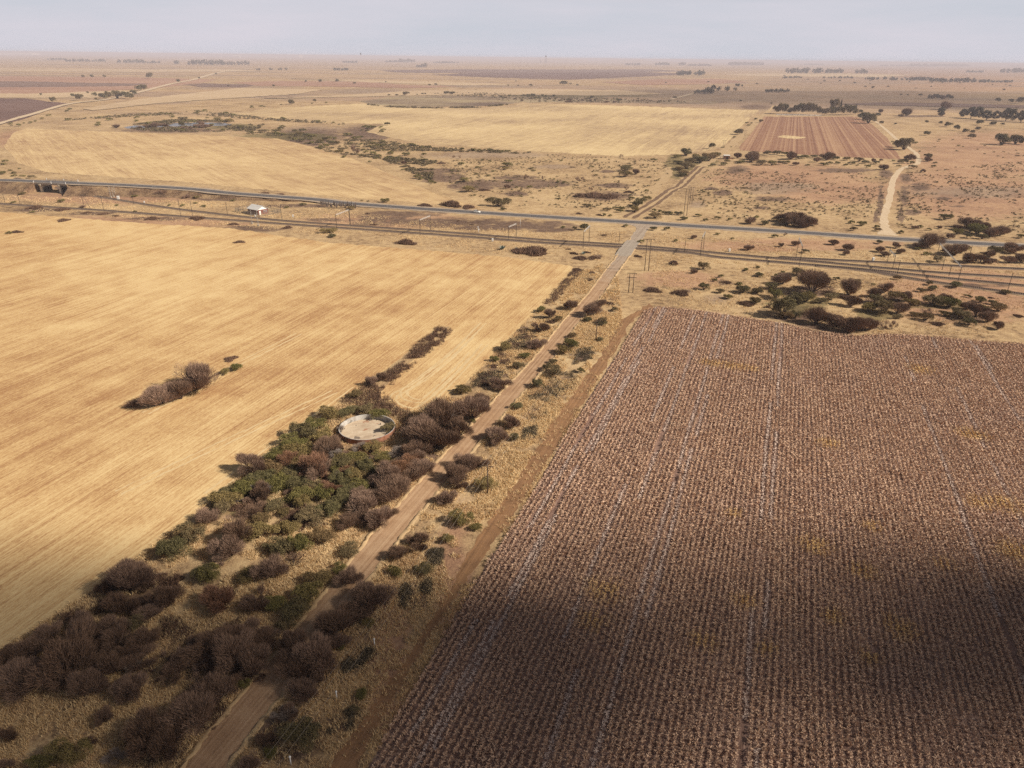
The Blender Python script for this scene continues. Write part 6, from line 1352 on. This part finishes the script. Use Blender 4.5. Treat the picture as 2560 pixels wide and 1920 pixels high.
def in_px(polys, n, rng):
    out = []
    for pl in polys:
        w = np.array([P(u, v)[:2] for u, v in pl]); lo, hi = w.min(0), w.max(0); q = lo + rng.random((n * 4, 2)) * (hi - lo); q = q[inpoly(q, w)][:n]; out.append(q)
    return np.concatenate(out)
M['scrub_olive'] = foliage('olive_scrub', (0.075, 0.058, 0.032), (0.215, 0.165, 0.085))
def grasses():
    rng = np.random.default_rng(202)
    VERGE = TP('D', [(-120, 1480), (0, 1402), (250, 1242), (500, 1042), (650, 942), (790, 822), (870, 890), (930, 884), (1030, 806), (1110, 722), (1235, 594), (1300, 570), (1335, 600), (1345, 700), (1330, 755), (1220, 944), (1060, 1205), (850, 1565), (700, 1800), (-120, 1800)])
    q = in_px([VERGE], 80000, rng); dens = vnoise(q + 300, .12, 11) * .6 + vnoise(q + 300, .6, 12) * .5
    c = np.array(dr)[:, :2]
    i = np.arange(0, len(c)); dist = np.full(len(q), 1e9)
    for a, b in zip(c[:-1], c[1:]):
        ab = b - a; t_ = np.clip(((q - a) @ ab) / (ab @ ab), 0, 1); dist = np.minimum(dist, np.linalg.norm(q - a - t_[:, None] * ab, axis=1))
    tk = P(917.5, 1066.5, 1.3)[:2]
    hl = np.array([P(u, v)[:2] for u, v in HEADLAND])
    q = q[(~inpoly(q, hl) | (rng.random(len(q)) < .12)) & (dens > .42) & (dist > 2.9) & (np.linalg.norm(q - tk, axis=1) > 6.8)]
    t = NT('dry_grass', .95, .1); ti = t.attr('tint'); n = t.noise(t.pos, .08, 3, .6)
    col = t.mix(ti, (0.50, 0.345, 0.18), (0.86, 0.66, 0.38)); col = t.mix(t.math('MULTIPLY', t.step(n, .5, .7), .6), col, (0.52, 0.33, 0.175)); t.color(col)
    V, Fc, ti = blades(np.concatenate([q, np.zeros((len(q), 1))], 1), 8, .2, .7, .04, .6, rng, .18)
    tag(build('dry_grass', V, Fc, t.m, tint=ti), 'pale dry grass tufts along both sides of the dirt road', 'grass', kind='stuff')
    # low dark karoo scrub in mats on the right verge
    SCR = [TP('ZD', p) for p in ([(1600, 330), (1760, 320), (1740, 420), (1560, 480)], [(1420, 560), (1600, 520), (1580, 640), (1400, 760), (1150, 780), (1220, 720)], [(1150, 760), (1420, 740), (1300, 960), (1180, 960)], [(1110, 1060), (1230, 1030), (1220, 1150), (1110, 1150)], [(700, 560), (960, 500), (900, 640), (640, 690)], [(900, 280), (1150, 190), (1200, 330), (1000, 340)])] + \
          [TP('ZF', p) for p in ([(1680, 1000), (1880, 960), (1860, 1120), (1660, 1160)], [(1850, 760), (1960, 760), (1940, 860), (1860, 880)])] + [TP('ZG', p) for p in ([(1230, 700), (1390, 680), (1330, 800), (1150, 900), (1120, 860)], [(1030, 1230), (1230, 1180), (1190, 1350), (1020, 1390)], [(1570, 230), (1830, 190), (1800, 370), (1600, 390)])]
    q = np.concatenate([in_px([s], 520, rng) for s in SCR]); q = q[vnoise(q + 400, .45, 15) > .38]
    n = len(q) * 14; cc = np.repeat(np.concatenate([q, np.zeros((len(q), 1))], 1), 14, 0) + rng.normal(0, .22, (n, 3)); cc[:, 2] = np.abs(cc[:, 2]) * 1.1 + .04; d = unit(n, rng)
    V, Fc = quads(cc, d, perp(d, rng), .17 * rng.uniform(.6, 1.4, n), .08 * rng.uniform(.6, 1.4, n)); V[:, 2] = np.maximum(V[:, 2], .02)
    m = foliage('dwarf_scrub', (0.055, 0.042, 0.028), (0.16, 0.125, 0.08)); tag(build('dwarf_scrub', V, Fc, m, tint=np.repeat(rng.random(n), 4)), 'low dark scrub matting the verge between dirt road and maize', 'scrub', kind='stuff')
    # continuous rough scrub along field margins, around the pond and the marsh
    for nm_, lab_, n_, s_, pls in (('margin_scrub', 'rough olive scrub along the margins of the pale field', 2600, 1.1, [TP('R2', [(0, 640), (200, 640), (560, 690), (1200, 722), (1180, 735), (560, 715), (260, 720), (0, 700)]), TP('R1', [(1560, 600), (1850, 632), (2212, 760), (2212, 690), (1900, 610), (1600, 575)]), TP('R5', [(0, 0), (200, 20), (600, 60), (560, 190), (400, 120), (250, 50), (60, 20)])]),
                                   ('pond_scrub', 'dark scrub and reeds ringing the pond', 1500, 1.6, [TP('R1', [(820, 570), (1050, 558), (1300, 552), (1500, 548), (1700, 545), (1650, 580), (1400, 592), (1000, 590)]), TP('R1', [(860, 545), (1100, 540), (1130, 528), (1400, 526), (1520, 538), (1500, 520), (1100, 515)]), TP('R1', [(400, 520), (800, 480), (1300, 458), (1700, 500), (2212, 534), (2212, 548), (1600, 510), (1200, 478), (800, 497)])]),
                                   ('marsh_scrub', 'dark scrub along the far side of the grey marsh', 1500, 2.2, [TP('R2', [(500, 345), (900, 340), (1500, 368), (2200, 395), (2200, 408), (1400, 402), (1050, 392), (800, 368)]), TP('R2', [(100, 412), (300, 428), (600, 437), (900, 430), (1050, 410), (1050, 418), (900, 437), (600, 441), (300, 434)])]),
                                   ('veld_scrub', 'tiny dry bushes speckling the veld beyond the tar road', 2400, .8, [TP('R5', [(600, 60), (1500, 10), (2100, 60), (2080, 180), (1850, 380), (1100, 350), (940, 330), (640, 190)]), TP('R6', [(150, 110), (1350, 130), (1270, 430), (900, 460), (300, 430), (60, 300)]), TP('R6', [(1450, 130), (2212, 60), (2212, 520), (1380, 490), (1400, 250)])])):
        q = np.concatenate([in_px([s], n_, rng) for s in pls]); q = q[vnoise(q + 3000, .025, 41) * .5 + vnoise(q + 3000, .15, 42) * .6 > .52]
        sz = s_ * rng.uniform(.35, 1.25, len(q)) ** 1.5; k_ = 16; n = len(q) * k_; S = np.repeat(sz, k_); d = unit(n, rng); d[:, 2] = np.abs(d[:, 2]) * .8
        cc = np.repeat(np.concatenate([q, np.zeros((len(q), 1))], 1), k_, 0) + d * S[:, None] * (rng.random((n, 1)) ** .4); cc[:, 2] += .1 * S
        e_ = unit(n, rng); V, Fc = quads(cc, e_, perp(e_, rng), S * .55 * rng.uniform(.6, 1.4, n), S * .35 * rng.uniform(.6, 1.4, n)); V[:, 2] = np.maximum(V[:, 2], .02)
        tag(build(nm_, V, Fc, M['scrub_olive'], tint=np.clip(np.repeat(rng.random(n) * .5, 4) + np.repeat(np.repeat(rng.random(len(q)) * .5, k_), 4), 0, 1)), lab_, 'scrub', kind='stuff')
    # strips of tall brown weeds
    for k, (pl, lab) in enumerate(zip(WEEDS, ('long strip of tall brown weeds inside the straw field', 'brown weeds behind the round tank', 'brown weed strip beside the upper dirt road', 'thin weed strip below the railway'))):
        w = np.array([P(u, v)[:2] for u, v in pl]); ar = abs(np.sum(w[:, 0] * np.roll(w[:, 1], -1) - np.roll(w[:, 0], -1) * w[:, 1])) / 2
        q = in_px([pl], int(min(4200, ar * 5)), rng); q += rng.normal(0, .5, q.shape); q = q[vnoise(q + 200, .3, 21) > .24]
        V, Fc, ti = blades(np.concatenate([q, np.zeros((len(q), 1))], 1), 9, .4, 1.2, .05, .35, rng, .22)
        tag(build('brown_weeds', V, Fc, M['weed'], tint=ti), lab, 'weeds', kind='stuff')
    # pale tussocks over the near veld by the railway
    VE = [TP('D', [(1240, 500), (1380, 500), (1700, 520), (2300, 560), (2300, 735), (2000, 722), (1850, 722), (1600, 680), (1420, 655), (1400, 560)]), TP('D', [(-60, 420), (600, 440), (1240, 510), (1320, 560), (1240, 570), (950, 535), (500, 488), (0, 452), (-60, 450)])]
    q = np.concatenate([in_px([VE[0]], 15000, rng), in_px([VE[1]], 12000, rng)]); q = q[vnoise(q + 600, .08, 31) * .6 + vnoise(q + 600, .5, 32) * .5 > .5]
    ok = np.ones(len(q), bool)
    for c, w in [(t_[:, :2], 3.0) for t_ in tcurves] + [(tar[:, :2], 7.2)] + [(np.array(dr)[:, :2], 5.0)]:
        cs = c[::2]
        dm = np.full(len(q), 1e9)
        for a in cs: dm = np.minimum(dm, (q[:, 0] - a[0]) ** 2 + (q[:, 1] - a[1]) ** 2)
        ok &= dm > (w + 2.0) ** 2
    q = q[ok]
    V, Fc, ti = blades(np.concatenate([q, np.zeros((len(q), 1))], 1), 6, .2, .65, .06, .5, rng, .25)
    tag(build('veld_tussocks', V, Fc, t.m, tint=ti), 'straw-coloured tussocks on the veld along the railway', 'grass', kind='stuff')
grasses()

# ------------------------------------------------------------------ sun, sky, clouds, haze, camera
SUN_EL = math.radians(35); SUN_AZ = math.radians(-9)      # azimuth from +X: the light comes from the right
sd = np.array([math.cos(SUN_EL) * math.cos(SUN_AZ), math.cos(SUN_EL) * math.sin(SUN_AZ), math.sin(SUN_EL)])
L = bpy.data.lights.new('sun', 'SUN'); L.energy = 5.0; L.angle = math.radians(0.5); L.color = (1.0, 0.91, 0.78)
so = bpy.data.objects.new('sun', L); COL.objects.link(so); so.rotation_euler = Vector(sd).to_track_quat('Z', 'Y').to_euler(); so.location = (300, 0, 300)
W = bpy.data.worlds.new('World'); scene.world = W; W.use_nodes = True; nt = W.node_tree; bg = nt.nodes['Background']
sky = nt.nodes.new('ShaderNodeTexSky'); sky.sky_type = 'NISHITA'; sky.sun_disc = False; sky.sun_elevation = SUN_EL; sky.sun_rotation = math.pi / 2 - SUN_AZ
sky.air_density = 1.2; sky.dust_density = 4.5; sky.ozone_density = 1.0; sky.altitude = 1400
# thin high veil and dust, thickest towards the horizon
tc = nt.nodes.new('ShaderNodeTexCoord'); sx = nt.nodes.new('ShaderNodeSeparateXYZ'); nt.links.new(tc.outputs['Generated'], sx.inputs[0])
mr = nt.nodes.new('ShaderNodeMapRange'); nt.links.new(sx.outputs['Z'], mr.inputs[0]); mr.inputs[1].default_value = 0.06; mr.inputs[2].default_value = 0.20; mr.inputs[3].default_value = 0.95; mr.inputs[4].default_value = 0.12
mp = nt.nodes.new('ShaderNodeMapping'); mp.inputs['Scale'].default_value = (1.2, 1.2, 9.0); nt.links.new(tc.outputs['Generated'], mp.inputs['Vector'])
nz = nt.nodes.new('ShaderNodeTexNoise'); nz.inputs['Scale'].default_value = 2.2; nz.inputs['Detail'].default_value = 6; nz.inputs['Roughness'].default_value = 0.6; nt.links.new(mp.outputs[0], nz.inputs['Vector'])
cr_ = nt.nodes.new('ShaderNodeValToRGB'); cr_.color_ramp.elements[0].position = 0.3; cr_.color_ramp.elements[0].color = (0.485, 0.51, 0.57, 1); cr_.color_ramp.elements[1].position = 0.75; cr_.color_ramp.elements[1].color = (0.59, 0.56, 0.615, 1)
nt.links.new(nz.outputs[0], cr_.inputs[0])
vm = nt.nodes.new('ShaderNodeVectorMath'); vm.operation = 'SCALE'; vm.inputs['Scale'].default_value = 16.5; nt.links.new(cr_.outputs[0], vm.inputs[0])
mx = nt.nodes.new('ShaderNodeMix'); mx.data_type = 'RGBA'; nt.links.new(mr.outputs[0], mx.inputs[0]); du = nt.nodes.new('ShaderNodeVectorMath'); du.operation = 'MULTIPLY'; du.inputs[1].default_value = (0.62, 0.50, 0.40); nt.links.new(sky.outputs[0], du.inputs[0]); nt.links.new(du.outputs[0], mx.inputs[6]); nt.links.new(vm.outputs[0], mx.inputs[7])
nt.links.new(mx.outputs[2], bg.inputs['Color']); bg.inputs['Strength'].default_value = 0.055

def shade_cloud(x, y, z, rx, ry, rz, dens, seed, name='shade_cloud'):
    """an unseen puff of vapour added high above to shade the land to the left of it"""
    rng = np.random.default_rng(seed); n, m = 96, 40; V = []
    ph = rng.uniform(0, 6.28, 12)
    for j in range(m + 1):
        th = math.pi * j / m
        for i in range(n):
            a = 2 * math.pi * i / n
            r = 1 + .16 * math.sin(2 * a + ph[0]) + .12 * math.sin(3 * a + ph[1]) + .08 * math.sin(5 * a + ph[2]) + .05 * math.sin(9 * a + ph[3])
            k = 1 + .18 * math.sin(4 * a + ph[4]) * math.sin(3 * th + ph[5]) + .1 * math.sin(7 * a + ph[6]) * math.sin(5 * th + ph[7])
            V.append((rx * math.sin(th) * math.cos(a) * r, ry * math.sin(th) * math.sin(a) * r, rz * math.cos(th) * (k if math.cos(th) > 0 else .6 * k)))
    Fs = np.array([[j * n + i, (j + 1) * n + i, (j + 1) * n + (i + 1) % n, j * n + (i + 1) % n] for j in range(m) for i in range(n)])
    mt = bpy.data.materials.new('cloud_vapour'); mt.use_nodes = True; q = mt.node_tree; q.nodes.remove(q.nodes['Principled BSDF'])
    pv = q.nodes.new('ShaderNodeVolumePrincipled'); pv.inputs['Color'].default_value = (1, 1, 1, 1); pv.inputs['Density'].default_value = dens
    q.links.new(pv.outputs[0], q.nodes['Material Output'].inputs['Volume'])
    o = build(name, V, Fs, mt, smooth=True); o.location = (x, y, z); tag(o, kind='structure'); return o
def cloud_over(gx, gy, z, rx, ry, rz, dens, seed):
    """place a cloud so that its shade is centred on ground point (gx, gy)"""
    k = z / sd[2]; shade_cloud(gx + sd[0] * k, gy + sd[1] * k, z, rx, ry, rz, dens, seed)
cloud_over(40, 46, 1500, 190, 70, 50, 0.0030, 1)  # thin unseen cloud, added to dim the whole lower edge of the view
cloud_over(60, 84, 1800, 72, 42, 30, 0.0036, 2)
cloud_over(58, 88, 1800, 46, 24, 30, 0.0026, 12)
cloud_over(108, 66, 1800, 52, 40, 34, 0.0028, 7)
cloud_over(-85, 62, 1100, 80, 50, 50, 0.0045, 3)  # added to darken the lower left of the straw field
cloud_over(-45, 56, 1100, 64, 40, 40, 0.0135, 9)  # extra unseen cloud, added to darken the bottom left thicket
cloud_over(900, 1900, 1500, 900, 420, 120, 0.0022, 5)

hz = MB().box((0, 16000, 43.0), (74000, 40000, 88.0)); mt = bpy.data.materials.new('haze_air'); mt.use_nodes = True; q = mt.node_tree; q.nodes.remove(q.nodes['Principled BSDF'])
pv = q.nodes.new('ShaderNodeVolumePrincipled'); pv.inputs['Color'].default_value = (0.95, 0.875, 0.96, 1); pv.inputs['Density'].default_value = 1.15e-4; pv.inputs['Anisotropy'].default_value = 0.0
q.links.new(pv.outputs[0], q.nodes['Material Output'].inputs['Volume'])
tag(hz.build('haze', mt), kind='stuff', label='thin dusty haze lying over the plain', cat='haze')

cd = bpy.data.cameras.new('camera'); cd.sensor_width = 36; cd.lens = F / 2560 * 36; cd.clip_start = 0.5; cd.clip_end = 120000
co = bpy.data.objects.new('camera', cd); COL.objects.link(co); scene.camera = co
m = Matrix(((rt[0], up[0], -fw[0], 0), (rt[1], up[1], -fw[1], 0), (rt[2], up[2], -fw[2], H), (0, 0, 0, 1))); co.matrix_world = m
scene.view_settings.view_transform = 'Standard'; scene.view_settings.look = 'None'; scene.view_settings.gamma = 1.0; scene.view_settings.exposure = 0.45
scene.render.engine = 'CYCLES'; scene.cycles.max_bounces = 6; scene.cycles.transparent_max_bounces = 8; scene.cycles.volume_bounces = 0
scene.cycles.use_denoising = False
